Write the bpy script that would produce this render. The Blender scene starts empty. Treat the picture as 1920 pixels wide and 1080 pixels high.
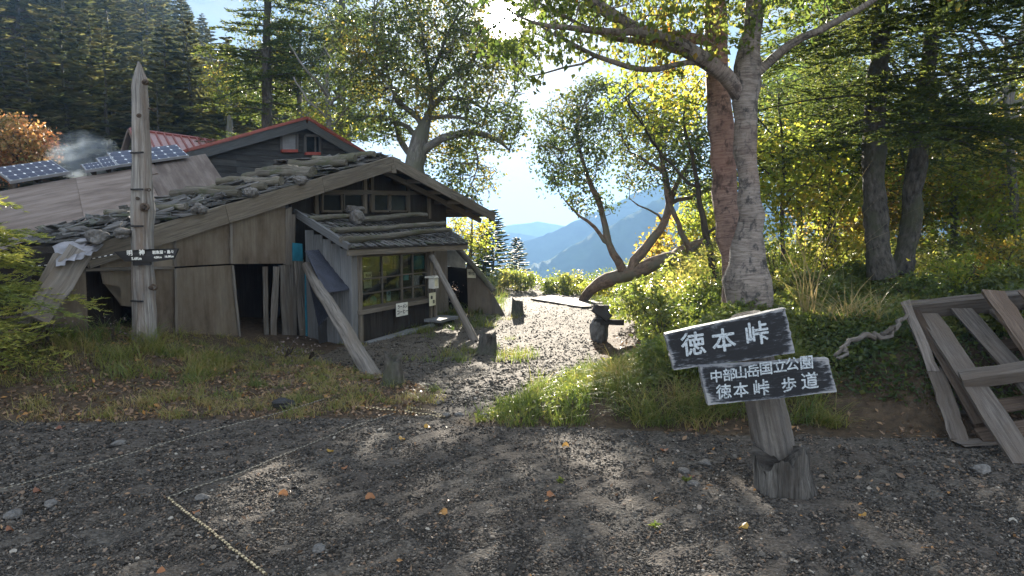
import bpy, math, random
import numpy as np
from mathutils import Vector, Matrix
PI = math.pi; R = math.radians
sc = bpy.context.scene
# ------------------------------------------------------------------ camera
CAMZ = 1.6; FPX = 1280.0; TH = math.atan(110/1280)
cd = bpy.data.cameras.new('camera'); cam = bpy.data.objects.new('camera', cd); sc.collection.objects.link(cam)
cd.sensor_width = 36; cd.lens = 36*FPX/1920; cd.clip_end = 20000; cd.clip_start = 0.05
cam.location = (0, 0, CAMZ); cam.rotation_euler = (PI/2-TH, 0, 0); sc.camera = cam
# ------------------------------------------------------------------ light
SUN_EL = R(16.6); SUN_AZ = R(-0.85)          # azimuth from +Y towards +X
SD = np.array([math.sin(SUN_AZ)*math.cos(SUN_EL), math.cos(SUN_AZ)*math.cos(SUN_EL), math.sin(SUN_EL)])
w = bpy.data.worlds.new('World'); sc.world = w; w.use_nodes = True
nt = w.node_tree; nt.nodes.clear()
def N(t, typ, **k):
    n = t.nodes.new(typ)
    for a, b in k.items():
        if a.startswith('i_'):
            n.inputs[a[2:].replace('_', ' ')].default_value = b
        else: setattr(n, a, b)
    return n
sky = N(nt, 'ShaderNodeTexSky', sky_type='NISHITA', sun_disc=False, sun_elevation=SUN_EL, sun_rotation=SUN_AZ, altitude=2100, air_density=1.0, dust_density=0.25, ozone_density=0.8)
tc = N(nt, 'ShaderNodeTexCoord')
mp = N(nt, 'ShaderNodeMapping'); mp.inputs['Scale'].default_value = (2.2, 2.2, 7.0)
nt.links.new(tc.outputs['Generated'], mp.inputs['Vector'])
cn = N(nt, 'ShaderNodeTexNoise', i_Scale=1.7, i_Detail=9.0, i_Roughness=0.58, i_Distortion=0.35)
nt.links.new(mp.outputs[0], cn.inputs['Vector'])
cr = N(nt, 'ShaderNodeMapRange'); cr.inputs['From Min'].default_value = 0.38; cr.inputs['From Max'].default_value = 0.66; cr.inputs['To Max'].default_value = 0.92
nt.links.new(cn.outputs['Fac'], cr.inputs['Value'])
mx = N(nt, 'ShaderNodeMix', data_type='RGBA'); mx.inputs['B'].default_value = (4.3, 4.15, 3.9, 1)
nt.links.new(cr.outputs[0], mx.inputs['Factor'])
# the clear air's own glare levels off towards the sun: c*K/(c+K)
KS = 7.5
a1 = N(nt, 'ShaderNodeVectorMath', operation='ADD'); nt.links.new(sky.outputs[0], a1.inputs[0]); a1.inputs[1].default_value = (KS, KS, KS)
a2 = N(nt, 'ShaderNodeVectorMath', operation='DIVIDE'); nt.links.new(sky.outputs[0], a2.inputs[0]); nt.links.new(a1.outputs[0], a2.inputs[1])
a3 = N(nt, 'ShaderNodeVectorMath', operation='SCALE'); nt.links.new(a2.outputs[0], a3.inputs[0]); a3.inputs['Scale'].default_value = KS
nt.links.new(a3.outputs[0], mx.inputs['A'])
# bright cloud banks low over the far valleys
sx_ = N(nt, 'ShaderNodeSeparateXYZ'); nt.links.new(tc.outputs['Generated'], sx_.inputs[0])
hb = N(nt, 'ShaderNodeMapRange'); nt.links.new(sx_.outputs['Z'], hb.inputs['Value']); hb.inputs['From Min'].default_value = .19; hb.inputs['From Max'].default_value = .0; hb.inputs['To Max'].default_value = .9
mh = N(nt, 'ShaderNodeMix', data_type='RGBA'); mh.inputs['B'].default_value = (5.6, 5.35, 5.0, 1); nt.links.new(hb.outputs[0], mh.inputs['Factor']); nt.links.new(mx.outputs['Result'], mh.inputs['A']); mx = mh
# the sun's disc and the glare of thin cloud round it, as part of the sky
dt = N(nt, 'ShaderNodeVectorMath', operation='DOT_PRODUCT'); nt.links.new(tc.outputs['Generated'], dt.inputs[0]); dt.inputs[1].default_value = tuple(SD)
def powv(p, k):
    a = N(nt, 'ShaderNodeMath', operation='MAXIMUM'); nt.links.new(dt.outputs['Value'], a.inputs[0]); a.inputs[1].default_value = 0
    b = N(nt, 'ShaderNodeMath', operation='POWER'); nt.links.new(a.outputs[0], b.inputs[0]); b.inputs[1].default_value = p
    c = N(nt, 'ShaderNodeMath', operation='MULTIPLY'); nt.links.new(b.outputs[0], c.inputs[0]); c.inputs[1].default_value = k
    return c
disc = N(nt, 'ShaderNodeMapRange'); nt.links.new(dt.outputs['Value'], disc.inputs['Value'])
disc.inputs['From Min'].default_value = math.cos(R(1.15)); disc.inputs['From Max'].default_value = math.cos(R(0.8)); disc.inputs['To Max'].default_value = 260
s1 = N(nt, 'ShaderNodeMath', operation='ADD'); nt.links.new(powv(3000, 90).outputs[0], s1.inputs[0]); nt.links.new(powv(120, 3).outputs[0], s1.inputs[1])
s2 = N(nt, 'ShaderNodeMath', operation='ADD'); nt.links.new(s1.outputs[0], s2.inputs[0]); nt.links.new(disc.outputs[0], s2.inputs[1])
gl = N(nt, 'ShaderNodeMix', data_type='RGBA', blend_type='MULTIPLY'); gl.inputs['Factor'].default_value = 1
nt.links.new(s2.outputs[0], gl.inputs['A']); gl.inputs['B'].default_value = (1, 0.94, 0.84, 1)
ad = N(nt, 'ShaderNodeMix', data_type='RGBA', blend_type='ADD'); ad.inputs['Factor'].default_value = 1
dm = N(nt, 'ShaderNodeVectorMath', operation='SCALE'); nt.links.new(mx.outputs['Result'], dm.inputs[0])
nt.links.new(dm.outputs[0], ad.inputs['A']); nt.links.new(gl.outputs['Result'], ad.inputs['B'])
# sky dimmed ahead and brightened behind the camera, an added fill for the shade
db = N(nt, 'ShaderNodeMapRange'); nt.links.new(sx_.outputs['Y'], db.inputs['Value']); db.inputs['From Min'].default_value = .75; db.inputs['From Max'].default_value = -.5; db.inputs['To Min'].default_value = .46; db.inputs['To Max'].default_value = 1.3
bg = N(nt, 'ShaderNodeBackground'); bg.inputs['Strength'].default_value = 0.062
nt.links.new(ad.outputs['Result'], bg.inputs['Color'])
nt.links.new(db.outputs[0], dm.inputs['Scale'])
wo = N(nt, 'ShaderNodeOutputWorld'); nt.links.new(bg.outputs[0], wo.inputs['Surface'])
ld = bpy.data.lights.new('sun', 'SUN'); ld.energy = 5.0; ld.angle = R(0.55); ld.color = (1, 0.90, 0.76)
lo = bpy.data.objects.new('sun', ld); sc.collection.objects.link(lo)
lo.rotation_euler = Vector(SD).to_track_quat('Z', 'Y').to_euler()
sc.view_settings.view_transform = 'Standard'; sc.view_settings.look = 'None'
sc.view_settings.exposure = 3.0; sc.view_settings.gamma = 1
cy = sc.cycles
cy.max_bounces = 7; cy.diffuse_bounces = 3; cy.glossy_bounces = 2; cy.transmission_bounces = 4; cy.transparent_max_bounces = 8; cy.volume_bounces = 0
cy.caustics_reflective = False; cy.caustics_refractive = False; cy.sample_clamp_indirect = 4.0
cy.use_denoising = True
# ------------------------------------------------------------------ pixel <-> world
ct, st = math.cos(TH), math.sin(TH)
CAM = np.array([0, 0, CAMZ])
def ray(px, py):
    x = (px-960)/FPX; y = (540-py)/FPX
    return np.array([x, ct+y*st, -st+y*ct])
def P(px, py, Y):
    d = ray(px, py); return CAM + d*(Y/d[1])
# ------------------------------------------------------------------ terrain
def ss(a, b, x): 
    t = np.clip((np.asarray(x, float)-a)/(b-a), 0, 1); return t*t*(3-2*t)
XLY = [-50, 5.3, 5.7, 6.5, 7.5, 9.0, 11.0, 13.0, 14.5, 18, 24, 60]
XLX = [-99, -6., -.9, -.75, -1.5, -2.9, -2.6, -1.6, -.35, -.35, -.4, -.4]
XRY = [-50, 5.0, 5.5, 6.2, 7.5, 8.5, 10.5, 14.5, 18, 24, 60]
XRX = [99, 5.0, -.35, 0., .7, 1.25, 1.4, 2.1, 2.3, 2.0, 1.5]
xl = lambda y: np.interp(y, XLY, XLX)
xr = lambda y: np.interp(y, XRY, XRX)
def lump(x, y):
    return (np.sin(x*1.7+1)*np.cos(y*1.3+.5)*.5+np.sin(x*3.9+y*2.1)*.25+np.sin(x*7.3-y*5.7+2)*.12+np.cos(x*.6-y*.8)*.6)
def hill(x, y):
    r = np.maximum(np.hypot(x, y), 1e-3); a = np.arctan2(x, np.maximum(y, .01))
    Hm = np.interp(a, np.radians([-62, -45, -37, -30, -25, -20, -14, -8, 0]), [78, 62, 49, 34.0, 24., 13, 2, -25, -40])
    t = np.clip((r-30)/(105-30), 0, 1)
    return Hm*(t**1.15) - np.clip(r-110, 0, None)*.35
def H(x, y):
    x = np.asarray(x, float); y = np.asarray(y, float)
    b = -.15*ss(6, 10, y)-.13*ss(13, 20, y)
    L = .52*ss(-2.7, -5.0, x)*ss(5.0, 7.6, y)*(1-.35*ss(8, 14, y)*ss(-8, -4, x))
    ye = np.interp(x, [1.0, 2.8, 3.6, 6, 12], [5.5, 5.6, 5.0, 4.6, 4.2])
    Hb = np.interp(y, [5, 7.5, 12, 16, 22], [.6, .62, .9, .75, .35])
    B = Hb*ss(.3, 2.2, x-xr(y))*ss(0, 1.4, y-ye) + .10*ss(0, .7, x-xr(y))*ss(0, .5, y-5.5)
    B = B + np.clip(x-5, 0, 12)*.05*ss(4, 9, y)
    z = b+L+B + lump(x, y)*.025*(1-ss(60, 200, y)) 
    r = np.hypot(x, y); a = np.arctan2(x, np.maximum(y, .01))
    vs = ss(-.16, -.02, a)
    yc = np.interp(x, [-5, 0, 3, 6, 12, 30], [26, 24, 22, 24, 30, 40])
    z = z - vs*np.clip(y-yc, 0, 300)*.55 - vs*np.clip(y-yc-300, 0, 400)*.1
    hl = (1-vs)*ss(27, 36, r)*(y > 0)
    z = z + hl*hill(x, y)
    z = np.where(y < 0, z, z)
    return np.maximum(z, -190+lump(x*.01, y*.01)*8)
def G(px, py, lift=0.0):
    d = ray(px, py); t = np.geomspace(1.5, 400, 4000); p = CAM[:, None]+d[:, None]*t
    dz = p[2]-(H(p[0], p[1])+lift); k = np.argmax(dz < 0)
    if dz[k] >= 0: k = len(t)-1
    if k:
        f = dz[k-1]/(dz[k-1]-dz[k]); tt = t[k-1]+(t[k]-t[k-1])*f
    else: tt = t[0]
    q = CAM+d*tt; q[2] = float(H(q[0], q[1]))+lift; return q
# ------------------------------------------------------------------ mesh builder
rng = np.random.default_rng(7)
def unit(v): 
    v = np.asarray(v, float); return v/np.maximum(np.linalg.norm(v, axis=-1, keepdims=True), 1e-9)
class MB:
    def __init__(s): s.v = []; s.g = []; s.a = []; s.f = {3: [], 4: []}; s.m = {3: [], 4: []}; s.n = 0
    def add(s, v, f, g=None, a=0.5, mi=0):
        v = np.asarray(v, float).reshape(-1, 3); f = np.asarray(f, int); k = f.shape[1]
        s.v.append(v); s.g.append(v if g is None else np.asarray(g, float)); s.a.append(np.full(len(v), a) if np.isscalar(a) else np.asarray(a, float))
        s.f[k].append(f+s.n); s.m[k].append(np.full(len(f), mi)); s.n += len(v)
    def addp(s, v, faces, g=None, a=.5, mi=0):          # polygons of any size, as fans
        t = []
        for f in faces:
            for i in range(1, len(f)-1): t.append((f[0], f[i], f[i+1]))
        s.add(v, t, g, a, mi)
    def build(s, name, mats, parent=None, smooth=False, loc=None):
        me = bpy.data.meshes.new(name)
        V = np.concatenate(s.v); 
        if loc is not None: V = V-np.asarray(loc)
        q = np.concatenate(s.f[4]) if s.f[4] else np.zeros((0, 4), int); t = np.concatenate(s.f[3]) if s.f[3] else np.zeros((0, 3), int)
        me.vertices.add(len(V)); me.vertices.foreach_set('co', V.astype(np.float32).ravel())
        me.loops.add(q.size+t.size); me.loops.foreach_set('vertex_index', np.concatenate([q.ravel(), t.ravel()]).astype(np.int32))
        me.polygons.add(len(q)+len(t))
        me.polygons.foreach_set('loop_start', np.concatenate([np.arange(len(q))*4, q.size+np.arange(len(t))*3]).astype(np.int32))
        mi = np.concatenate([np.concatenate(s.m[k]) for k in (4, 3) if s.m[k]]).astype(np.int32)
        me.polygons.foreach_set('material_index', mi)
        me.polygons.foreach_set('use_smooth', np.full(len(q)+len(t), smooth))
        at = me.attributes.new('gc', 'FLOAT_VECTOR', 'POINT'); at.data.foreach_set('vector', np.concatenate(s.g).astype(np.float32).ravel())
        at = me.attributes.new('va', 'FLOAT', 'POINT'); at.data.foreach_set('value', np.concatenate(s.a).astype(np.float32))
        me.update(calc_edges=True); me.validate()
        for m in (mats if isinstance(mats, (list, tuple)) else [mats]): me.materials.append(m)
        o = bpy.data.objects.new(name, me); sc.collection.objects.link(o)
        if loc is not None: o.location = loc
        if parent is not None: o.parent = parent
        return o
    # plank: axis a->b, width w along the side, thickness t along up
    def plank(s, a, b, w, t, up=(0, 0, 1), wob=.004, n=5, mi=0, w2=None, cut=0.0):
        a = np.asarray(a, float); b = np.asarray(b, float); d = b-a; L = np.linalg.norm(d); d = d/L
        side = unit(np.cross(d, up)); u = np.cross(side, d); w2 = w if w2 is None else w2
        o = rng.random(3)*50; vs = []; gs = []
        T = np.linspace(0, 1, n)
        for k, tt in enumerate(T):
            ww = w+(w2-w)*tt; c = a+d*L*tt
            for (sx, sy) in ((-1, -1), (1, -1), (1, 1), (-1, 1)):
                j = rng.normal(0, wob, 3)*(1, 1, 1)
                e = (cut*rng.uniform(-1, 1) if k in (0, n-1) else 0)
                vs.append(c+side*sx*ww/2+u*sy*t/2+side*j[0]+u*j[1]*.4+d*e); gs.append((L*tt+o[0], sx*ww/2+o[1], sy*t/2+o[2]))
        f = []
        for k in range(n-1):
            for i in range(4):
                j = (i+1) % 4; f.append((k*4+i, k*4+j, k*4+4+j, k*4+4+i))
        f.append((3, 2, 1, 0)); m = (n-1)*4; f.append((m, m+1, m+2, m+3))
        s.add(vs, f, gs, rng.random(), mi)
    def plate(s, A, B, C, D, t, mi=0, grain=0, n=6, warp=0.0):    # quad plate ABCD, thickness behind
        A, B, C, D = [np.asarray(q, float) for q in (A, B, C, D)]
        nn = unit(np.cross(B-A, D-A)); o = rng.random(3)*50
        U, V = np.meshgrid(np.linspace(0, 1, n), np.linspace(0, 1, n)); U = U.ravel()[:, None]; V = V.ravel()[:, None]
        p = A*(1-U)*(1-V)+B*U*(1-V)+C*U*V+D*(1-U)*V
        wv = (np.sin(U*3.1+o[0])*np.cos(V*2.7+o[1])*warp)*nn
        Lu = np.linalg.norm(B-A); Lv = np.linalg.norm(D-A)
        g = np.concatenate([U*Lu, V*Lv, U*0], 1) if grain == 0 else np.concatenate([V*Lv, U*Lu, U*0], 1)
        g = g+o
        top = p+wv; bot = top-nn*t
        q = []
        for i in range(n-1):
            for j in range(n-1): k = i*n+j; q.append((k, k+1, k+n+1, k+n))
        m = n*n; qb = [(m+a, m+d, m+c, m+b) for a, b, c, d in q]
        rim = list(range(n))+[n*i+n-1 for i in range(1, n)]+[n*(n-1)+j for j in range(n-2, -1, -1)]+[n*i for i in range(n-2, 0, -1)]
        qr = [(rim[(i+1) % len(rim)], rim[i], m+rim[i], m+rim[(i+1) % len(rim)]) for i in range(len(rim))]
        s.add(np.concatenate([top, bot]), q+qb+qr, np.concatenate([g, g+(0, 0, t)]), rng.random(), mi)
    def tube(s, pts, rad, k=8, rough=0.0, cap=True, a=None, mi=0):
        pts = np.asarray(pts, float); n = len(pts); rad = np.broadcast_to(np.asarray(rad, float), (n,))
        d = unit(np.gradient(pts, axis=0)) if n > 2 else np.repeat(unit(pts[1]-pts[0])[None], n, 0)
        ref = np.array([0, 0, 1.]) if abs(d[0][2]) < .9 else np.array([1., 0, 0])
        s0 = unit(np.cross(d[0], ref)); S = [s0]
        for i in range(1, n): q = S[-1]-d[i]*np.dot(S[-1], d[i]); S.append(unit(q))
        S = np.array(S); T = np.cross(d, S)
        an = np.arange(k)/k*2*PI
        rr = rad[:, None]*(1+(rng.normal(0, rough, (n, k)) if rough else 0))
        V = pts[:, None]+rr[..., None]*(np.cos(an)[None, :, None]*S[:, None]+np.sin(an)[None, :, None]*T[:, None])
        ln = np.concatenate([[0], np.cumsum(np.linalg.norm(np.diff(pts, axis=0), axis=1))])
        o = rng.random(3)*20
        g = np.stack([np.repeat(ln[:, None], k, 1)+o[0], np.cos(an)[None]*rad[:, None]+o[1], np.sin(an)[None]*rad[:, None]+o[2]], -1)
        i = np.arange(n-1)[:, None]*k; j = np.arange(k)[None]; j2 = (j+1) % k
        f = np.stack([i+j, i+j2, i+k+j2, i+k+j], -1).reshape(-1, 4)
        va = rng.random() if a is None else a
        s.add(V.reshape(-1, 3), f, g.reshape(-1, 3), va, mi)
        if cap:
            for e, r in ((0, 1), (n-1, -1)):
                ring = V[e]; c = ring.mean(0); vv = np.concatenate([ring, [c]])
                fc = [((x, (x+1) % k, k) if r == -1 else ((x+1) % k, x, k)) for x in range(k)]
                s.add(vv, fc, np.concatenate([g[e], [g[e].mean(0)]]), va, mi)
    def rock(s, c, sz, sub=1, seed=None, a=None, mi=0):
        v, f = ICO[sub]; r = rng.normal(0, 1, (4, 3)); nv = v.copy()
        k = 1+.24*np.sin(v@r[0]*1.7)+.16*np.abs(np.sin(v@r[1]*2.6+1))+.08*np.sin(v@r[2]*5)+rng.normal(0, .035, len(v))
        nv = v*k[:, None]*np.asarray(sz)
        an = rng.random()*6.28; M = np.array([[math.cos(an), -math.sin(an), 0], [math.sin(an), math.cos(an), 0], [0, 0, 1]])
        s.add(nv@M.T+np.asarray(c), f, v+rng.random(3)*30, rng.random() if a is None else a, mi)
    def crackpost(s, pts, rad, k=44, seed=0, depth=.16, flat=1.0, twist=.3):     # weathered timber with long drying cracks
        r_ = np.random.default_rng(seed); pts = np.asarray(pts, float); T = np.linspace(0, len(pts)-1, max(24, len(pts)*5)); q = np.stack([np.interp(T, range(len(pts)), pts[:, i]) for i in range(3)], 1); rr = np.interp(T, range(len(pts)), rad)
        d = unit(np.gradient(q, axis=0)); s0 = unit(np.cross(d, [0, 1., .1])); t0 = np.cross(d, s0); an = np.arange(k)/k*2*PI; u = np.linspace(0, 1, len(T))[:, None]
        prof = 1+.05*np.sin(an*2+seed)+.04*np.sin(an*5+seed*2+u*4)+.02*np.sin(an*11+u*9)+r_.normal(0, .012, (len(T), k))
        for _ in range(9):
            a0 = r_.uniform(0, 6.28); w_ = r_.uniform(.05, .12); lo, hi = sorted(r_.random(2)); dd = (an-a0-twist*u*r_.uniform(-1, 1)+PI) % (2*PI)-PI
            prof = prof-depth*r_.uniform(.4, 1.2)*np.exp(-(dd/w_)**2)*ss(lo-.08, lo+.04, u)*ss(hi+.08, hi-.04, u)
        V = q[:, None]+(rr[:, None]*prof)[..., None]*(np.cos(an)[None, :, None]*s0[:, None]+flat*np.sin(an)[None, :, None]*t0[:, None]); n = len(T)
        ln = np.concatenate([[0], np.cumsum(np.linalg.norm(np.diff(q, axis=0), axis=1))]); i = np.arange(n-1)[:, None]*k; j = np.arange(k)[None]; j2 = (j+1) % k
        g = np.stack([np.repeat(ln[:, None], k, 1)+seed, np.repeat(np.cos(an)[None]*rr.mean(), n, 0), np.repeat(np.sin(an)[None]*rr.mean(), n, 0)], -1)
        s.add(V.reshape(-1, 3), np.stack([i+j, i+j2, i+k+j2, i+k+j], -1).reshape(-1, 4), g.reshape(-1, 3), .6)
        for e in (0, n-1):
            c = V[e].mean(0); vv = np.concatenate([V[e], [c]]); s.add(vv, [((x+1) % k, x, k) if e == 0 else (x, (x+1) % k, k) for x in range(k)], np.concatenate([g[e], [g[e].mean(0)]]), .3)
def ico(sub):
    t = (1+5**.5)/2
    v = [(-1, t, 0), (1, t, 0), (-1, -t, 0), (1, -t, 0), (0, -1, t), (0, 1, t), (0, -1, -t), (0, 1, -t), (t, 0, -1), (t, 0, 1), (-t, 0, -1), (-t, 0, 1)]
    f = [(0, 11, 5), (0, 5, 1), (0, 1, 7), (0, 7, 10), (0, 10, 11), (1, 5, 9), (5, 11, 4), (11, 10, 2), (10, 7, 6), (7, 1, 8), (3, 9, 4), (3, 4, 2), (3, 2, 6), (3, 6, 8), (3, 8, 9), (4, 9, 5), (2, 4, 11), (6, 2, 10), (8, 6, 7), (9, 8, 1)]
    v = [np.array(x)/np.linalg.norm(x) for x in v]
    for _ in range(sub):
        c = {}; nf = []
        def mid(a, b):
            k = (min(a, b), max(a, b))
            if k not in c: m = v[a]+v[b]; v.append(m/np.linalg.norm(m)); c[k] = len(v)-1
            return c[k]
        for a, b, d in f:
            x, y, z = mid(a, b), mid(b, d), mid(d, a); nf += [(a, x, z), (b, y, x), (d, z, y), (x, y, z)]
        f = nf
    return np.array(v), np.array(f)
ICO = {i: ico(i) for i in range(4)}
def tag(o, label=None, cat=None, group=None, kind=None):
    if label: o['label'] = label
    if cat: o['category'] = cat
    if group: o['group'] = group
    if kind: o['kind'] = kind
    return o
def empty(name, loc, label, cat, group=None):
    o = bpy.data.objects.new(name, None); sc.collection.objects.link(o); o.location = loc; o.empty_display_size = .2
    bpy.context.view_layer.update()
    return tag(o, label, cat, group)
def part(mb, name, mats, root, smooth=False, label=None):   # world-space mesh parented under root
    o = mb.build(name, mats, None, smooth, loc=tuple(root.matrix_world.translation)); o.location = (0, 0, 0)
    o.parent = root
    if label: o['label'] = label
    return o
def sub(mb, name, mats, prt, root, smooth=False):
    o = mb.build(name, mats, None, smooth, loc=tuple(root.location)); o.location = (0, 0, 0); o.parent = prt; return o
# ------------------------------------------------------------------ materials
MATS = {}
def mat(name):
    m = bpy.data.materials.new(name); m.use_nodes = True; t = m.node_tree; t.nodes.clear(); MATS[name] = m
    out = N(t, 'ShaderNodeOutputMaterial'); return m, t, out
def ramp(t, src, stops, interp='LINEAR'):
    r = N(t, 'ShaderNodeValToRGB'); e = r.color_ramp.elements; r.color_ramp.interpolation = interp
    while len(e) < len(stops): e.new(.5)
    for q, (p, c) in zip(e, stops): q.position = p; q.color = (*c, 1) if len(c) == 3 else c
    t.links.new(src, r.inputs[0]); return r.outputs[0]
def attr(t, n='gc'):
    a = N(t, 'ShaderNodeAttribute', attribute_name=n); return a.outputs['Vector'] if n == 'gc' else a.outputs['Fac']
def noise(t, vec, scale, detail=4, rough=.55, mapping=None, dist=0):
    if mapping:
        m = N(t, 'ShaderNodeMapping'); m.inputs['Scale'].default_value = mapping; t.links.new(vec, m.inputs['Vector']); vec = m.outputs[0]
    n = N(t, 'ShaderNodeTexNoise', i_Scale=scale, i_Detail=float(detail), i_Roughness=rough, i_Distortion=float(dist)); t.links.new(vec, n.inputs['Vector']); return n.outputs['Fac']
def mixc(t, f, a, b, mode='MIX'):
    m = N(t, 'ShaderNodeMix', data_type='RGBA', blend_type=mode)
    for k, v in (('Factor', f), ('A', a), ('B', b)):
        if isinstance(v, (int, float)): m.inputs[k].default_value = v
        elif isinstance(v, tuple): m.inputs[k].default_value = (*v, 1)
        else: t.links.new(v, m.inputs[k])
    return m.outputs['Result']
def mth(t, op, a, b=None, clamp=False):
    m = N(t, 'ShaderNodeMath', operation=op, use_clamp=clamp)
    for i, v in enumerate((a, b)):
        if v is None: continue
        if isinstance(v, (int, float)): m.inputs[i].default_value = v
        else: t.links.new(v, m.inputs[i])
    return m.outputs[0]
def princ(t, out, col, rough=.8, bump=None, bs=.5, bd=.01, spec=.3, metal=0):
    p = N(t, 'ShaderNodeBsdfPrincipled')
    if isinstance(col, tuple): p.inputs['Base Color'].default_value = (*col, 1)
    else: t.links.new(col, p.inputs['Base Color'])
    if isinstance(rough, (int, float)): p.inputs['Roughness'].default_value = rough
    else: t.links.new(rough, p.inputs['Roughness'])
    p.inputs['Specular IOR Level'].default_value = spec; p.inputs['Metallic'].default_value = metal
    if bump is not None:
        b = N(t, 'ShaderNodeBump'); b.inputs['Strength'].default_value = bs; b.inputs['Distance'].default_value = bd
        t.links.new(bump, b.inputs['Height']); t.links.new(b.outputs[0], p.inputs['Normal'])
    if out is not None: t.links.new(p.outputs[0], out.inputs['Surface'])
    return p
def wood(name, dark, light, blot=None, gs=1.0, rough=.85, bd=.006, moss=None):
    m, t, out = mat(name); v = attr(t); va = attr(t, 'va')
    n1 = noise(t, v, 1.0*gs, 8, .65, (2.2, 42, 42)); n2 = noise(t, v, 1.0, 5, .6, (1.2, 5, 5)); n3 = noise(t, v, 30, 3)
    c = ramp(t, n1, [(.30, dark), (.72, light)])
    if blot: c = mixc(t, ramp(t, n2, [(.42, (0, 0, 0)), (.66, (1, 1, 1))]), c, blot)
    if moss: c = mixc(t, ramp(t, noise(t, v, 3.1, 6, .65), [(.52, (0, 0, 0)), (.64, (.9, .9, .9))]), c, moss)
    k = mth(t, 'MULTIPLY_ADD', va, .55); k = mth(t, 'ADD', mth(t, 'MULTIPLY', va, .55), .72)
    c = mixc(t, 1.0, c, k, 'MULTIPLY')
    h = mth(t, 'ADD', n1, mth(t, 'MULTIPLY', n3, .3))
    princ(t, out, c, rough, h, .8, bd, .25); return m
def plain(name, col, rough=.6, spec=.4, metal=0, var=.25, sc_=6.0):
    m, t, out = mat(name); v = attr(t); n1 = noise(t, v, sc_, 6, .6)
    d = tuple(x*(1-var) for x in col); l = tuple(min(1, x*(1+var)) for x in col)
    princ(t, out, ramp(t, n1, [(.3, d), (.7, l)]), rough, n1, .3, .004, spec, metal); return m
def leafmat(name, stops, tstops, trans=.5, rough=.45, spec=.4):
    m, t, out = mat(name); va = attr(t, 'va')
    p = princ(t, None, ramp(t, va, stops), rough, spec=spec)
    tr = N(t, 'ShaderNodeBsdfTranslucent'); t.links.new(ramp(t, va, tstops), tr.inputs['Color'])
    ms = N(t, 'ShaderNodeMixShader'); ms.inputs[0].default_value = trans
    t.links.new(p.outputs[0], ms.inputs[1]); t.links.new(tr.outputs[0], ms.inputs[2]); t.links.new(ms.outputs[0], out.inputs['Surface']); return m
def bark(name, dark, light, moss=None, vs=(3, 14, 14), bd=.02, spec=.2):
    m, t, out = mat(name); v = attr(t)
    n1 = noise(t, v, 1.6, 8, .7, vs); n2 = noise(t, v, 2.3, 4, .6)
    c = ramp(t, n1, [(.32, dark), (.70, light)])
    if moss: c = mixc(t, ramp(t, n2, [(.48, (0, 0, 0)), (.62, (1, 1, 1))]), c, moss)
    princ(t, out, c, .9, n1, 1.0, bd, spec); return m
W_GREY = wood('wood_weathered_grey', (.055, .05, .045), (.24, .222, .20), (.12, .10, .08))
W_BEAM = wood('wood_beam', (.05, .043, .035), (.215, .19, .155), (.11, .093, .073))
def plymat():
    m, t, out = mat('plywood_stained'); v = attr(t); va = attr(t, 'va')
    n1 = noise(t, v, 1.0, 8, .6, (2.0, 30, 30)); n2 = noise(t, v, 1.3, 7, .68, (.8, 1.6, 1.6)); n3 = noise(t, v, 1.0, 5, .6, (.5, 7, 7))
    c = ramp(t, n2, [(.30, (.08, .058, .042)), (.44, (.15, .122, .092)), (.60, (.20, .172, .135)), (.78, (.125, .12, .105))])
    c = mixc(t, .5, c, ramp(t, n3, [(.3, (.55, .5, .45)), (.7, (1, 1, 1))]), 'MULTIPLY'); c = mixc(t, .35, c, ramp(t, n1, [(.3, (.5, .48, .45)), (.6, (1, 1, 1))]), 'MULTIPLY')
    c = mixc(t, 1.0, c, mth(t, 'ADD', mth(t, 'MULTIPLY', va, .5), .75), 'MULTIPLY'); princ(t, out, c, .85, n1, .5, .002, .2); return m
W_PLY = plymat()
W_PLYR = wood('wood_plywood_roof', (.115, .092, .08), (.20, .17, .152), (.095, .075, .064), gs=.25, bd=.002)
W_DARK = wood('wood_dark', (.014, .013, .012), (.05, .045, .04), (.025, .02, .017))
W_BLUEBOARD = wood('wood_silvered', (.07, .073, .078), (.22, .23, .24), (.12, .12, .12))
W_SHINGLE = wood('wood_shingle', (.035, .035, .036), (.19, .19, .19), (.07, .065, .06), rough=.7, moss=(.035, .045, .02))
W_LOG = wood('wood_roof_log', (.035, .032, .028), (.20, .185, .155), (.07, .065, .045), moss=(.06, .065, .035), bd=.02)
W_POST = wood('wood_silver_post', (.035, .032, .03), (.40, .385, .365), (.17, .135, .11), gs=.7, bd=.05)
W_SIGNPOST = wood('wood_sign_post', (.03, .028, .027), (.20, .185, .17), (.085, .07, .058), gs=.8, bd=.03)
W_STUB = wood('wood_stub', (.012, .011, .010), (.21, .20, .185), (.035, .03, .026), gs=1.2, bd=.04)
W_RACK = wood('wood_rack', (.04, .034, .03), (.175, .155, .14), (.10, .08, .065), gs=1.3, bd=.014)
W_RUST = wood('wood_rotten', (.035, .026, .02), (.165, .125, .098), (.085, .06, .045), gs=1.4, bd=.02)
W_WIN = wood('wood_window', (.045, .038, .03), (.15, .13, .105), (.08, .07, .055))
M_SIDING = wood('wood_black_siding', (.016, .017, .018), (.045, .046, .048), (.06, .062, .062), bd=.003)
M_RED = plain('metal_red_roof', (.20, .05, .038), .5, .5, 0, .3)
M_REDW = plain('paint_red_window', (.24, .05, .04), .6)
M_PINK = plain('metal_faded_red_roof', (.34, .20, .19), .35, .6, .2, .2)
M_GLASS = plain('glass_dark', (.012, .015, .018), .2, .12, 0, .3)
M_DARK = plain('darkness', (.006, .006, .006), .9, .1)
M_WHITE = plain('paint_white', (.62, .62, .58), .6)
M_PAPER = plain('paper', (.62, .60, .44), .8)
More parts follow.
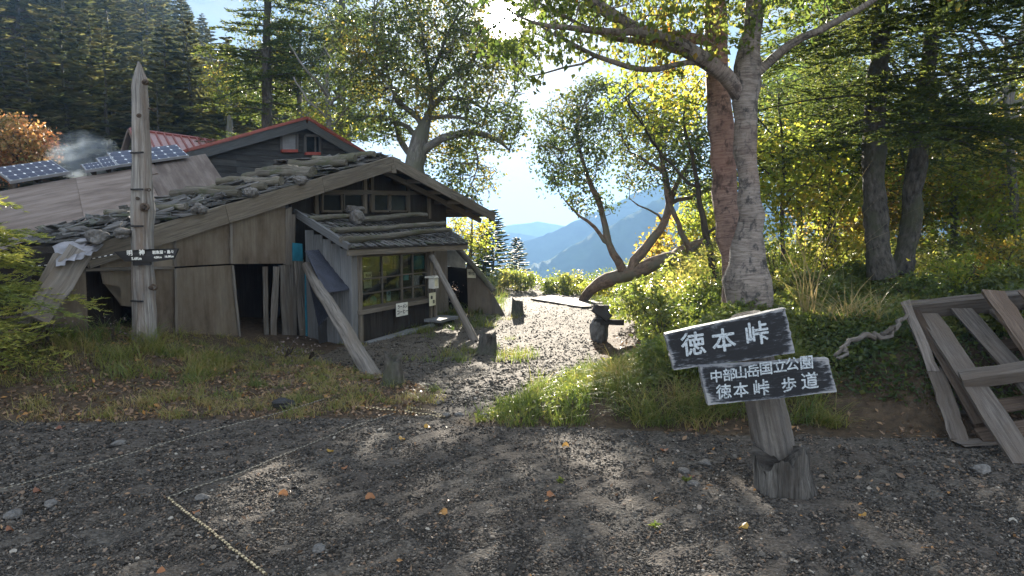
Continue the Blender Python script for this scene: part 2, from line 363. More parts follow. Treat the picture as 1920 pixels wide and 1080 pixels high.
M_TARP = plain('tarp_pale', (.36, .38, .36), .5, .5, 0, .4)
M_TARPW = plain('tarp_white', (.20, .20, .22), .5, .5, 0, .3)
M_CYAN = plain('plastic_cyan', (.02, .15, .22), .5)
M_TEAL = plain('cloth_teal', (.03, .25, .30), .8)
M_TAN = plain('cloth_tan', (.30, .20, .13), .8)
M_BLACKP = plain('rubber_black', (.015, .015, .017), .6)
M_INK = plain('ink_black', (.012, .012, .014), .7)
M_STONE = plain('stone_grey', (.11, .105, .10), .85, .3, 0, .5, 3)
M_METALC = plain('metal_corrugated', (.028, .033, .05), .4, .5, .3, .4)
M_ALU = plain('metal_frame', (.35, .36, .38), .35, .6, .6, .1)
# painted sign: black paint worn down to pale wood
def sign_mat():
    m, t, out = mat('paint_black_worn'); v = attr(t)
    n = noise(t, v, 2.6, 12, .78, (5, 30, 30)); n2 = noise(t, v, 1.6, 5, .65, (2, 4, 3))
    e = attr(t, 'va')
    k = mth(t, 'ADD', mth(t, 'ADD', n, mth(t, 'MULTIPLY', n2, .5)), mth(t, 'MULTIPLY', e, .42))
    c = ramp(t, k, [(.78, (.008, .009, .012)), (.84, (.03, .036, .045)), (.90, (.16, .17, .185)), (1.0, (.28, .285, .29))])
    c2 = mixc(t, 1.0, c, ramp(t, n2, [(.3, (.8, .8, .85)), (.7, (1, 1, 1))]), 'MULTIPLY')
    princ(t, out, c2, .65, k, .6, .004, .35); return m
M_SIGN = sign_mat()
def text_mat():
    m, t, out = mat('paint_white_worn'); g = N(t, 'ShaderNodeTexCoord').outputs['Object']
    n = noise(t, g, 70, 8, .75, (1, 3, 2))
    princ(t, out, ramp(t, n, [(.40, (.09, .11, .13)), (.50, (.46, .51, .55))]), .7); return m
M_TEXT = text_mat()
def solar():
    m, t, out = mat('solar_cells'); v = attr(t)
    sp = N(t, 'ShaderNodeSeparateXYZ'); t.links.new(v, sp.inputs[0])
    def cell(o):
        f = mth(t, 'FRACT', o); return mth(t, 'ABSOLUTE', mth(t, 'SUBTRACT', f, .5))      # 0 centre .5 edge
    a = cell(sp.outputs['X']); b = cell(sp.outputs['Y'])
    line = mth(t, 'GREATER_THAN', mth(t, 'MAXIMUM', a, b), .482)
    dia = mth(t, 'GREATER_THAN', mth(t, 'ADD', a, b), .84)
    k = mth(t, 'MAXIMUM', mth(t, 'MULTIPLY', line, .25), dia)
    c = mixc(t, k, (.012, .018, .05), (.75, .78, .8))
    p = princ(t, out, c, .35, spec=.25); return m
M_SOLAR = solar()
def birchbark(nm_='bark_birch', tint=(1, 1, 1)):
    m, t, out = mat(nm_); v = attr(t)
    n1 = noise(t, v, 2.2, 8, .7, (26, 3.0, 3.0)); n2 = noise(t, v, 2.1, 7, .72, (3, 4.5, 4.5)); n3 = noise(t, v, 9, 6, .7)
    base = ramp(t, n1, [(.30, (.06, .042, .035)), (.44, (.155, .13, .115)), (.62, (.26, .23, .205)), (.78, (.20, .12, .09))])
    c = mixc(t, ramp(t, n2, [(.52, (0, 0, 0)), (.62, (1, 1, 1))]), base, (.04, .038, .038))
    c = mixc(t, ramp(t, noise(t, v, 1.1, 3), [(.5, (0, 0, 0)), (.75, (.6, .6, .6))]), c, (.20, .12, .09))
    c = mixc(t, mth(t, 'MULTIPLY', ramp(t, n3, [(.35, (1, 1, 1)), (.5, (0, 0, 0))]), .5), c, (.05, .045, .042))
    c = mixc(t, 1.0, c, tint, 'MULTIPLY'); h = mth(t, 'ADD', n1, n2); princ(t, out, c, .75, h, 1.0, .012, .3); return m
B_BIRCH = birchbark()
B_PINK = birchbark('bark_birch_pink', (1.12, .86, .78))
B_GREY = bark('bark_grey', (.05, .047, .043), (.21, .20, .185), (.11, .115, .09))
B_DARK = bark('bark_dark', (.018, .016, .015), (.15, .14, .125), (.075, .08, .055), (5, 12, 12), .06)
B_BROWN = bark('bark_brown', (.06, .04, .03), (.28, .20, .15), (.14, .13, .10), (5, 9, 9))
B_TWIG = bark('bark_twig', (.03, .024, .02), (.09, .075, .06))
L_OLIVE = leafmat('leaf_olive', [(0, (.03, .05, .02)), (.7, (.075, .09, .035)), (1, (.20, .16, .04))], [(0, (.05, .09, .02)), (.7, (.14, .18, .04)), (1, (.45, .34, .06))], .34)
L_BIRCH = leafmat('leaf_birch', [(0, (.05, .08, .02)), (.6, (.09, .12, .03)), (.9, (.20, .17, .03)), (1, (.25, .13, .03))], [(0, (.10, .17, .03)), (.6, (.22, .27, .05)), (.9, (.48, .40, .06)), (1, (.5, .22, .04))], .45)
L_GREEN = leafmat('leaf_green', [(0, (.035, .06, .02)), (.7, (.075, .10, .03)), (1, (.19, .17, .035))], [(0, (.08, .15, .025)), (.7, (.22, .29, .05)), (1, (.52, .44, .07))], .45)
L_YELLOW = leafmat('leaf_yellow', [(0, (.08, .13, .025)), (.5, (.17, .22, .035)), (1, (.32, .25, .04))], [(0, (.20, .30, .04)), (.5, (.38, .42, .055)), (1, (.66, .46, .06))], .6)
L_GOLD = leafmat('leaf_gold', [(0, (.10, .11, .02)), (.5, (.22, .17, .03)), (1, (.35, .15, .04))], [(0, (.26, .28, .04)), (.5, (.48, .36, .05)), (1, (.60, .28, .06))], .6)
L_ORANGE = leafmat('leaf_orange', [(0, (.14, .15, .05)), (.5, (.36, .22, .09)), (1, (.50, .18, .08))], [(0, (.25, .25, .06)), (.5, (.5, .28, .1)), (1, (.55, .2, .08))], .4)
L_SHRUB = leafmat('leaf_shrub', [(0, (.05, .07, .02)), (.6, (.11, .13, .035)), (1, (.26, .23, .08))], [(0, (.12, .20, .025)), (.6, (.34, .38, .06)), (1, (.62, .52, .12))], .45, .35, .6)
L_NEEDLE = leafmat('needle_dark', [(0, (.025, .04, .018)), (.6, (.05, .072, .026)), (1, (.12, .13, .04))], [(0, (.05, .085, .02)), (.6, (.15, .19, .04)), (1, (.45, .44, .08))], .45, .6, .08)
L_FIR = leafmat('needle_fir', [(0, (.06, .075, .048)), (.5, (.18, .18, .095)), (1, (.42, .34, .17))], [(0, (.07, .10, .04)), (.5, (.20, .22, .08)), (1, (.42, .36, .13))], .4, .6, .08)
L_LIT = leafmat('needle_light', [(0, (.08, .12, .03)), (.6, (.26, .28, .06)), (1, (.44, .38, .09))], [(0, (.10, .15, .03)), (.6, (.30, .32, .05)), (1, (.55, .48, .08))], .4)
L_GRASS = leafmat('grass_blade', [(0, (.04, .07, .015)), (.5, (.09, .12, .03)), (.8, (.20, .18, .06)), (1, (.30, .23, .11))], [(0, (.08, .15, .02)), (.5, (.24, .32, .05)), (.8, (.42, .38, .09)), (1, (.45, .34, .14))], .4)
L_LITTER = leafmat('leaf_litter', [(0, (.07, .045, .03)), (.5, (.16, .10, .06)), (.85, (.26, .17, .10)), (1, (.36, .18, .05))], [(0, (.05, .03, .02)), (1, (.3, .14, .04))], .15)
L_FALLEN = leafmat('leaf_fallen', [(0, (.34, .22, .05)), (.5, (.28, .13, .06)), (1, (.16, .07, .045))], [(0, (.5, .3, .05)), (1, (.4, .12, .04))], .3)
L_PALE = leafmat('leaf_pale', [(0, (.10, .08, .075)), (1, (.26, .21, .20))], [(0, (.15, .11, .1)), (1, (.3, .24, .2))], .4)
def groundmat():
    m, t, out = mat('ground_gravel_soil'); P0 = N(t, 'ShaderNodeTexCoord').outputs['Object']; z = attr(t, 'va')
    v1 = N(t, 'ShaderNodeTexVoronoi', i_Scale=55.0); v2 = N(t, 'ShaderNodeTexVoronoi', i_Scale=130.0)
    for v in (v1, v2): t.links.new(P0, v.inputs['Vector'])
    n = noise(t, P0, 1.3, 8, .65); n2 = noise(t, P0, 14, 6, .7)
    stone = mixc(t, .5, ramp(t, N_sep(t, v1.outputs['Color']), [(0, (.026, .023, .020)), (.6, (.072, .063, .054)), (1, (.17, .155, .135))]), ramp(t, N_sep(t, v2.outputs['Color']), [(0, (.025, .023, .021)), (1, (.13, .12, .105))]))
    stone = mixc(t, ramp(t, n, [(.42, (0, 0, 0)), (.65, (.55, .55, .55))]), stone, (.075, .06, .05))
    sy = N(t, 'ShaderNodeSeparateXYZ'); t.links.new(P0, sy.inputs[0]); mr = N(t, 'ShaderNodeMapRange'); t.links.new(sy.outputs['Y'], mr.inputs['Value']); mr.inputs['From Min'].default_value = 6.5; mr.inputs['From Max'].default_value = 10; mr.inputs['To Max'].default_value = .7
    stone = mixc(t, mr.outputs[0], stone, ramp(t, n2, [(.3, (.065, .056, .044)), (.7, (.15, .13, .102))]))
    soil = ramp(t, n2, [(.3, (.03, .024, .018)), (.6, (.085, .062, .042)), (.8, (.16, .12, .08))])
    k = mth(t, 'ADD', z, mth(t, 'MULTIPLY', mth(t, 'SUBTRACT', n2, .5), .9)); k = ramp(t, k, [(.4, (0, 0, 0)), (.6, (1, 1, 1))])
    c = mixc(t, k, soil, stone)
    hh = mth(t, 'ADD', mth(t, 'MULTIPLY', v1.outputs['Distance'], -1.0), mth(t, 'MULTIPLY', v2.outputs['Distance'], -.5))
    hh = mth(t, 'ADD', hh, mth(t, 'MULTIPLY', n2, .15))
    princ(t, out, c, .92, hh, .8, .009, .12); return m
def N_sep(t, c):
    s = N(t, 'ShaderNodeSeparateColor'); t.links.new(c, s.inputs[0]); return s.outputs[0]
M_GROUND = groundmat()
def pebmat(name, st, rough=.5):
    m, t, out = mat(name); va = attr(t, 'va'); n = noise(t, attr(t), 3, 4)
    c = mixc(t, 1.0, ramp(t, va, st), ramp(t, n, [(.3, (.65, .65, .65)), (.7, (1, 1, 1))]), 'MULTIPLY')
    princ(t, out, c, .8, n, .4, .01, .16); return m
M_PEB = pebmat('gravel_stone', [(0, (.026, .024, .022)), (.5, (.07, .063, .055)), (.85, (.155, .137, .118)), (.95, (.21, .14, .095)), (1, (.36, .34, .30))])
M_PEB2 = pebmat('path_stone', [(0, (.036, .032, .027)), (.5, (.08, .071, .058)), (.9, (.165, .148, .122)), (1, (.27, .25, .215))])
M_FOREST = plain('forest_far', (.035, .055, .03), .95, .1, 0, .5, .05)

def pane():
    m, t, out = mat('pane_glass'); a = N(t, 'ShaderNodeBsdfTransparent'); a.inputs[0].default_value = (.75, .8, .78, 1); b = N(t, 'ShaderNodeBsdfGlossy'); b.inputs['Roughness'].default_value = .06
    fr = N(t, 'ShaderNodeFresnel', i_IOR=1.5); nb = noise(t, attr(t), 2.5, 3); bu = N(t, 'ShaderNodeBump'); bu.inputs['Strength'].default_value = .05; bu.inputs['Distance'].default_value = .02; t.links.new(nb, bu.inputs['Height']); t.links.new(bu.outputs[0], b.inputs['Normal'])
    ms = N(t, 'ShaderNodeMixShader'); t.links.new(mth(t, 'ADD', mth(t, 'MULTIPLY', fr.outputs[0], .45), .02, True), ms.inputs[0])
    t.links.new(a.outputs[0], ms.inputs[1]); t.links.new(b.outputs[0], ms.inputs[2]); t.links.new(ms.outputs[0], out.inputs['Surface']); return m
M_PANE = pane()
# ------------------------------------------------------------------ the ground: one sheet out to the horizon
def axis(lo, hi, d0, grow):
    a = [0.0]; d = d0
    while a[-1] < hi: 
        d = d0 if a[-1] < 9 else d*grow
        a.append(a[-1]+d)
    b = [0.0]; d = d0
    while b[-1] > lo:
        d = d0 if b[-1] > -9 else d*grow
        b.append(b[-1]-d)
    return np.array(b[::-1][:-1]+a)
gx = axis(-1900, 1900, .09, 1.035); gy = axis(-60, 1500, .09, 1.03)
XX, YY = np.meshgrid(gx, gy); ZZ = H(XX, YY)
near = (np.abs(XX) < 12) & (YY > 0) & (YY < 26)
ZZ = ZZ+np.where(near, rng.normal(0, .006, XX.shape), 0)
def gravel(x, y):
    k = ss(0, .35, x-xl(y))*ss(0, .35, xr(y)-x)
    fg = ss(0, .5, np.interp(x, [-8, -4.2, -3, -1.5, -.6, 0, 1.2, 2.5, 3.4, 6], [4.3, 5.1, 5.6, 5.7, 5.6, 5.5, 5.35, 5.3, 4.8, 4.4])-y+.15)
    rb = 1-.72*ss(.7, 2.0, x)*(y < 6)
    return np.maximum(k, fg*rb)
zone = gravel(XX, YY)
nx, ny = len(gx), len(gy)
mb = MB(); idx = np.arange(nx*ny).reshape(ny, nx)
f = np.stack([idx[:-1, :-1], idx[:-1, 1:], idx[1:, 1:], idx[1:, :-1]], -1).reshape(-1, 4)
mb.add(np.stack([XX, YY, ZZ], -1).reshape(-1, 3), f, None, zone.ravel())
tag(mb.build('ground', M_GROUND, smooth=True), kind='structure')
# ------------------------------------------------------------------ far ridges seen through the air
def ridge(name, prof, Y, base, depth, bump, step=20):
    px = np.array([p[0] for p in prof], float); zz = []; xs = []
    pts = [P(a, b, Y) for a, b in prof]
    X = np.array([p[0] for p in pts]); Z = np.array([p[2] for p in pts])
    xs = np.arange(X[0], X[-1], step); zt = np.interp(xs, X, Z)
    for k, a in ((.011, 1), (.027, .5), (.071, .25), (.19, .12)): zt = zt+np.sin(xs*k*600/Y*1.3+k*999)*bump*a
    zt = zt+rng.normal(0, bump*.16, len(zt))
    nr = 27; v = []
    for i in range(nr):
        s_ = i/(nr-1)*2-1; 
        yy = Y+s_*depth; k = 1-abs(s_)**1.1
        z = base+(zt-base)*k + (np.sin(xs*.02+i*1.7)*.5+np.sin(xs*.05-i*2.3)*.3)*bump*1.2*(1-abs(k-.5)*1.2)
        z = np.where(s_ == 0, zt, z+rng.normal(0, bump*.25, len(xs)))
        v.append(np.stack([xs+np.sin(i*1.3)*bump, np.full_like(xs, yy), z], -1))
    v = np.array(v); n = len(xs); idx = np.arange(nr*n).reshape(nr, n)
    f = np.stack([idx[:-1, :-1], idx[:-1, 1:], idx[1:, 1:], idx[1:, :-1]], -1).reshape(-1, 4)
    m = MB(); m.add(v.reshape(-1, 3), f); return tag(m.build(name, M_FOREST, smooth=True), kind='structure')
ridge('mountain', [(880, 640), (985, 500), (1050, 470), (1130, 425), (1220, 385), (1330, 350), (1500, 320), (1800, 300), (2300, 300)], 420, -190, 230, 2.6, 2.5)
ridge('mountain', [(700, 470), (860, 466), (940, 462), (1000, 445), (1060, 420), (1130, 388), (1200, 358), (1235, 350), (1300, 362), (1400, 395), (1600, 400), (2200, 380)], 600, -190, 170, 3.2, 4)
ridge('hills', [(500, 440), (800, 446), (900, 438), (960, 434), (1005, 440), (1050, 448), (1200, 452), (1500, 455), (2300, 440)], 860, -190, 150, 2.6, 8)
ridge('hills', [(-600, 420), (300, 425), (700, 428), (930, 426), (985, 418), (1010, 413), (1040, 417), (1100, 428), (1600, 430), (2600, 425)], 1150, -190, 220, 2.4, 10)
# ------------------------------------------------------------------ facade frame of the old hut
HD = np.array([.42, .907, 0]); HD = HD/np.linalg.norm(HD); HN = np.array([HD[1], -HD[0], 0])
RG = P(728, 294, 13.0)                                    # ridge point of the front gable
UP = np.array([0, 0, 1.])
def W(px, py, off=0.0):
    d = ray(px, py); t = (np.dot(HN, RG-CAM)+off)/np.dot(HN, d); return CAM+d*t
def F(t, z, off=0.0):
    q = RG+HD*t+HN*off; q[2] = z; return q
def tz(p): return float(np.dot(p-RG, HD)), float(p[2])
def text(body, size, O, xd, nd, mat_, parent, name='lettering', ext=.002, bold=0.0, sx=1.0, root=None):
    cu = bpy.data.curves.new('txt', 'FONT'); cu.body = body; cu.size = size; cu.extrude = ext; cu.align_x = 'CENTER'; cu.align_y = 'CENTER'; cu.resolution_u = 2
    cu.space_line = .95
    ob = bpy.data.objects.new('txt', cu); sc.collection.objects.link(ob)
    bpy.context.view_layer.update(); me = bpy.data.meshes.new_from_object(ob.evaluated_get(bpy.context.evaluated_depsgraph_get()))
    sc.collection.objects.unlink(ob); bpy.data.objects.remove(ob)
    xd = unit(xd); nd = unit(nd-np.dot(nd, xd)*xd); yd = np.cross(nd, xd)
    n = len(me.vertices); co = np.empty(n*3, np.float32); me.vertices.foreach_get('co', co); co = co.reshape(-1, 3)
    me.calc_loop_triangles(); tr = np.empty(len(me.loop_triangles)*3, np.int32); me.loop_triangles.foreach_get('vertices', tr); tr = tr.reshape(-1, 3)
    bpy.data.meshes.remove(me); m = MB()                    # a brush-thick letter: the same outline laid down five times, each a hair proud of the last
    for i, (bx, by) in enumerate(((0, 0), (bold, 0), (-bold, 0), (0, bold), (0, -bold)) if bold else ((0, 0),)):
        m.add(np.asarray(O)+(co[:, :1]+bx)*xd*sx+(co[:, 1:2]+by)*yd+(co[:, 2:3]+i*.0003)*nd, tr)
    o = m.build(name, mat_, loc=tuple(root.location) if root is not None else None)
    o.location = (0, 0, 0)
    if parent is not None: o.parent = parent
    return o
hut = empty('mountain_hut', tuple(F(0, -.2, -1)), 'low weathered wooden hut with a wide sagging gable, patched plywood wall and a shingled porch', 'hut')
tL, zL = tz(W(150, 461)); tR, zR = tz(W(921, 400)); zT = RG[2]
sL = (zT-zL)/(-tL); sR = (zT-zR)/tR
DEP = 1.35
def roofz(t): return zT+sL*t if t < 0 else zT-sR*t
# roof slabs
m = MB(); m.plate(F(tL, zL-.02, .02), F(0, zT-.02, .02), F(0, zT-.02, -DEP), F(tL, zL-.02, -DEP), .07); m.plate(F(0, zT-.02, .02), F(tR, zR-.02, .02), F(tR, zR-.02, -DEP-1.5), F(0, zT-.02, -DEP-1.5), .07)
roof = part(m, 'roof', W_DARK, hut)
def shingles(mb, A, B, C, D, nu, nv, ln=.3, wd=.13, th=.012, lift=.0):      # A-B along the eave, D-C along the top
    nn = unit(np.cross(B-A, D-A)); 
    for j in range(nv):
        for i in range(nu):
            u = (i+.5+(j % 2)*.5+rng.normal(0, .12))/nu; vv = (j+rng.normal(0, .08))/nv
            if u > 1: continue
            vv2 = vv+ln*rng.uniform(.8, 1.15)/np.linalg.norm(D-A)
            f = lambda a, b: A*(1-a)*(1-b)+B*a*(1-b)+C*a*b+D*(1-a)*b
            p = f(u, vv)+nn*(th*1.6+lift+rng.uniform(0, .012)); q = f(u+rng.normal(0, .1)/nu, min(vv2, 1.03))+nn*(th*.4+lift+rng.uniform(0, .008))
            mb.plank(p, q, wd*rng.uniform(.6, 1.2), th, nn+rng.normal(0, .06, 3), .002, 2)
m = MB()
shingles(m, F(tL, zL, -DEP), F(tL, zL, .05), F(0, zT, .05), F(0, zT, -DEP), 10, 34, .34, .15, .018)
shingles(m, F(tR, zR, .05), F(tR, zR, -2.8), F(0, zT, -2.8), F(0, zT, .05), 20, 26, .34, .15, .018)
for k in range(520):                                     # bark slabs, broken shingles and twigs lying about on the left slope
    t = rng.uniform(tL+.1, -.1); of = -rng.uniform(0.05, DEP); a = rng.uniform(0, PI); L = rng.uniform(.08, .4)
    c = F(t, roofz(t)+.04+rng.uniform(0, .06), of); d = (HD+np.array([0, 0, sL]))*math.cos(a)+HN*math.sin(a)
    m.plank(c-d*L/2, c+d*L/2+(0, 0, rng.uniform(-.03, .05)), rng.uniform(.03, .13), rng.uniform(.01, .03), UP+rng.normal(0, .3, 3), .006, 3)
sub(m, 'shingle_cover', W_SHINGLE, roof, hut)
# barge boards, each of three planks end to end
def barge(t0, t1, k, off=.09, dz=0, w=.25, th=.045):
    m = MB(); T = np.linspace(t0, t1, k+1)
    for a, b in zip(T[:-1], T[1:]):
        g_ = .003*np.sign(b-a)
        A = F(a+g_, roofz(a+g_)-w/2+dz, off); B = F(b-g_, roofz(b-g_)-w/2+dz, off)
        m.plank(A, B, w, th, HN, .003, 8)
    return m
part(barge(tL, 0, 3), 'bargeboard', W_BEAM, hut); part(barge(0.003, tR, 2, w=.20), 'bargeboard', W_BEAM, hut)
m = MB()
for of in (-.25,): 
    m.plank(F(-3.0, roofz(-3.0)-.22, of), F(-.02, roofz(0)-.22, of), .1, .06, HN); m.plank(F(.02, roofz(0)-.22, of), F(tR-.1, roofz(tR-.1)-.2, of), .1, .06, HN)
for t in (.35, 1.0, 1.8, 2.6, 3.4): m.plank(F(t, roofz(t)-.17, .06), F(t, roofz(t)-.17, -1.2), .07, .08, UP)       # purlin ends under the verge
m.plank(F(0, zT-.24, .13), F(0, zT-.24, -1.2), .13, .13, UP)
part(m, 'rafter', W_BEAM, hut)
# plywood front wall: upper strip and lower sheets, in the plane of the gable
ply = MB()
def wallpoly(mb, pts, off, th, inset=0):                   # polygon in the facade plane given by pixels
    V = [W(a, b, off) for a, b in pts]; n = len(V); o = rng.random(3)*50
    B = [v-HN*th for v in V]; g0 = [np.array([v[2], np.dot(v-RG, HD), 0])+o for v in V]
    mb.addp(V+B, [tuple(range(n))[::-1], tuple(range(n, 2*n))]+[(i, (i+1) % n, n+(i+1) % n, n+i) for i in range(n)], g0+g0, rng.random())
def top_y(px, off=0.0):                                    # pixel row of the roof underside at this column
    t, _ = tz(W(px, 430, off)); q = F(t, roofz(t)-.16, off)-CAM
    d = q; yy = (-(d[1]*-st)+0); f_ = d[1]*ct-d[2]*st; u_ = d[1]*st+d[2]*ct; return 540-FPX*u_/f_
def sheet(x0, x1, yb0, yb1, off, m_=None, x1b=None, x0b=None):
    m = MB(); wallpoly(m, [(x0, top_y(x0, off)), (x1, top_y(x1, off)), (x1b or x1, yb1), (x0b or x0, yb0)], off, .02); return m
part(sheet(329, 433, 500, 494, .03), 'wall_panel', W_PLY, hut, label='greyish plywood panel above the doorway')
part(sheet(435, 535, 495, 494, .034), 'wall_panel', W_PLY, hut)
part(sheet(190, 327, 508, 502, .026), 'wall_panel', W_PLY, hut)
def quadp(pts, off, mat_, nm='wall_panel', th=.02, lab=None):
    m = MB(); wallpoly(m, pts, off, th); return part(m, nm, mat_, hut, label=lab)
quadp([(330, 503), (437, 497), (452, 652), (335, 655)], .045, W_PLY, lab='stained plywood sheet beside the dark doorway')
quadp([(190, 509), (245, 507), (245, 575), (228, 573), (226, 538), (195, 532)], .022, W_PLY)
quadp([(246, 507), (328, 502), (334, 655), (290, 653), (288, 573), (246, 574)], .030, W_PLY)
quadp([(130, 505), (160, 500), (167, 640), (70, 640), (95, 600)], .02, W_PLY)
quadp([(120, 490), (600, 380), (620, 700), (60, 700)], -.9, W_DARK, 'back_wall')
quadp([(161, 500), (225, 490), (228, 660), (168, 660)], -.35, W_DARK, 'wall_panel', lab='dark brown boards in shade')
quadp([(536, 392), (547, 388), (549, 496), (536, 497)], .04, W_GREY, 'corner_post', .06)
for a, b, c_, d_ in ((329, 505, 331, 655), (160, 506, 326, 502), (436, 498, 452, 652), (433, 408, 434, 494), (328, 448, 329, 500)):
    m = MB(); m.plank(W(a, b, .07), W(c_, d_, .07), .035, .014, HN, .003, 6); part(m, 'batten', W_GREY, hut)
# upright boards beside the doorway
for (a, b, c_, d_, of, wd) in ((497, 500, 500, 655, -.03, .08), (518, 500, 511, 658, .02, .11), (548, 402, 552, 660, .00, .09), (534, 497, 541, 655, .01, .22), (560, 488, 573, 655, .05, .21)):
    m = MB(); m.plank(W(a, b, of), W(c_, d_, of), wd, .025, HN, .006, 7); part(m, 'upright_board', W_GREY, hut)
quadp([(549, 455), (567, 457), (568, 490), (549, 489)], .07, M_CYAN, 'cyan_sheet', .01, 'bright blue plastic sheet tucked behind boards')
m = MB(); m.plank(W(574, 494, .08), W(576, 655, .08), .045, .03, HN, .004, 5); part(m, 'upright_board', M_CYAN, hut, label='narrow blue painted board')
# gable wall set back under the verge, its posts and windows
OFB = -.55
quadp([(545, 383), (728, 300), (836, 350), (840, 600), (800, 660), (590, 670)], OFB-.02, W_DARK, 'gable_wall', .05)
for x0, y0, x1, y1 in ((683, 322, 684, 400), (592, 365, 593, 405), (697, 322, 697, 398), (765, 345, 766, 400), (804, 370, 805, 410)):
    m = MB(); m.plank(W(x0, y0, OFB+.03), W(x1, y1, OFB+.03), .09, .05, HN); part(m, 'post', W_BEAM, hut)
m = MB(); m.plank(W(600, 359, OFB+.05), W(800, 362, OFB+.05), .07, .05, HN); part(m, 'crossbeam', W_BEAM, hut)
for x0, x1 in ((604, 640), (644, 680), (700, 728), (731, 762)):
    fr = MB()
    for a, b in (((x0, 364), (x1, 364)), ((x0, 396), (x1, 396)), ((x0, 364), (x0, 396)), ((x1, 364), (x1, 396))): fr.plank(W(*a, OFB+.03), W(*b, OFB+.03), .04, .04, HN)
    wf = part(fr, 'window', W_BEAM, hut); gm = MB(); wallpoly(gm, [(x0, 364), (x1, 364), (x1, 396), (x0, 396)], OFB+.02, .005); sub(gm, 'pane', M_GLASS, wf, hut)
# ------------------------------------------------------------------ the glazed porch
PO = 1.0; OE = 1.18
EL = W(655, 466, OE); ER = W(878, 449, OE); TLp = W(553, 401, -.1); TRp = W(838, 428, -.1)
ER[2] = EL[2]; 
m = MB(); m.plate(EL, ER, TRp, TLp, .05); pr = part(m, 'porch_roof', W_DARK, hut)
m = MB(); shingles(m, EL, ER, TRp, TLp, 26, 9, .24, .11, .014)
sub(m, 'shingle_cover', W_SHINGLE, pr, hut)
m = MB(); m.plank(TLp+(0, 0, .02), EL+(0, 0, .02)-(unit(EL-TLp)*.0), .11, .05, np.cross(EL-TLp, UP), .004, 6); part(m, 'rake_board', W_BLUEBOARD, hut)
m = MB(); m.plank(EL+(0, 0, -.065)-HN*.03, ER+(0, 0, -.065)-HN*.03, .09, .04, HN, .003, 8); part(m, 'fascia', W_BEAM, hut)
zf0 = W(680, 640, PO)[2]; zf = zf0
ta, tb = tz(W(668, 500, PO))[0], tz(W(806, 500, PO))[0]
zE = EL[2]-.1
zs = W(735, 575, PO)[2]; zw1 = W(735, 474, PO)[2]
m = MB(); wd = .16; T = np.arange(ta+.03, tb, wd)
for t in T: m.plank(F(t+wd/2, zf-.05, PO-.02), F(t+wd/2, zs-.02, PO-.02), wd*.97, .025, HN, .003, 3)
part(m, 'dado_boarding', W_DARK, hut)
m = MB(); m.plank(F(ta-.05, zf-.35, PO-.02), F(ta-.05, zE, PO-.02), .16, .05, HN, .006, 8); part(m, 'corner_board', W_BLUEBOARD, hut)
m = MB(); m.tube([F(ta+.08, zf-.35, PO+.0), F(ta+.07, .5, PO+.0), F(ta+.06, zE, PO+.0)], .05, 8, .05); part(m, 'post', W_BEAM, hut)
m = MB(); m.plank(F(tb, zf-.25, PO), F(tb, zE, PO), .07, .07, HN); part(m, 'post', W_BEAM, hut)
m = MB(); m.plank(F(tb+.13, zf-.15, PO+.04), F(tb+.09, zE, PO+.04), .05, .04, HN); part(m, 'post', W_GREY, hut)
m = MB(); m.plank(F(ta, zs, PO+.02), F(tb, zs, PO+.02), .06, .09, HN); part(m, 'window_sill', W_BEAM, hut)
m = MB(); m.plank(F(ta, zw1+.05, PO+.01), F(tb, zw1+.05, PO+.01), .09, .07, HN); part(m, 'lintel', W_BEAM, hut)
tm = (ta+tb)/2+.15
for a, b, of in ((ta+.1, tm, PO), (tm-.03, tb-.05, PO-.05)):
    fr = MB()
    for (p, q, w_) in (((a, zs+.04), (a, zw1), .05), ((b, zs+.04), (b, zw1), .05), (((a+b)/2, zs+.06), ((a+b)/2, zw1), .025), ((a, zs+.05), (b, zs+.05), .06), ((a, zw1-.02), (b, zw1-.02), .05), ((a, (zs+zw1)/2+.06), (b, (zs+zw1)/2+.06), .022), ((a, (zs*2+zw1)/3-.02), (b, (zs*2+zw1)/3-.02), .022)):
        fr.plank(F(*p, of), F(*q, of), w_, .03, HN, .001, 3)
    wf = part(fr, 'window', W_WIN, hut)
    gm = MB(); A, B, C, D = F(a+.02, zs+.06, of-.005), F(b-.02, zs+.06, of-.005), F(b-.02, zw1-.02, of-.005), F(a+.02, zw1-.02, of-.005)
    gm.plate(A, B, C, D, .004, n=2); 
    sub(gm, 'pane', M_PANE, wf, hut)
# side wall of the porch, silvered vertical boards
m = MB(); A0 = F(ta-.1, 0, PO-.03); 
for k in range(5):
    s0 = .02+k*.17; c = A0-HN*(s0+.08); frac = (s0+.08)/1.3
    zt = EL[2]+(TLp[2]-EL[2])*min(1, (s0+.2)/(OE+.1))-.1
    m.plank([c[0], c[1], zf-.3], [c[0], c[1], zt], .165, .02, -HD, .003, 5)
part(m, 'side_boarding', W_BLUEBOARD, hut)
# porch interior
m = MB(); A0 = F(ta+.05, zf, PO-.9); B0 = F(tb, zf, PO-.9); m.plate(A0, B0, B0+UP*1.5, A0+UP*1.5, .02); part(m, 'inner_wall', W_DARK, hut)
m = MB(); m.plate(F(ta+.05, zs-.02, PO-.08), F(tb-.05, zs-.02, PO-.08), F(tb-.05, zs-.02, PO-.55), F(ta+.05, zs-.02, PO-.55), .03); part(m, 'inner_shelf', W_GREY, hut)
# recess to the right of the porch and its little entrance
quadp([(806, 470), (838, 462), (842, 600), (808, 610)], .2, W_GREY, 'wall_panel')
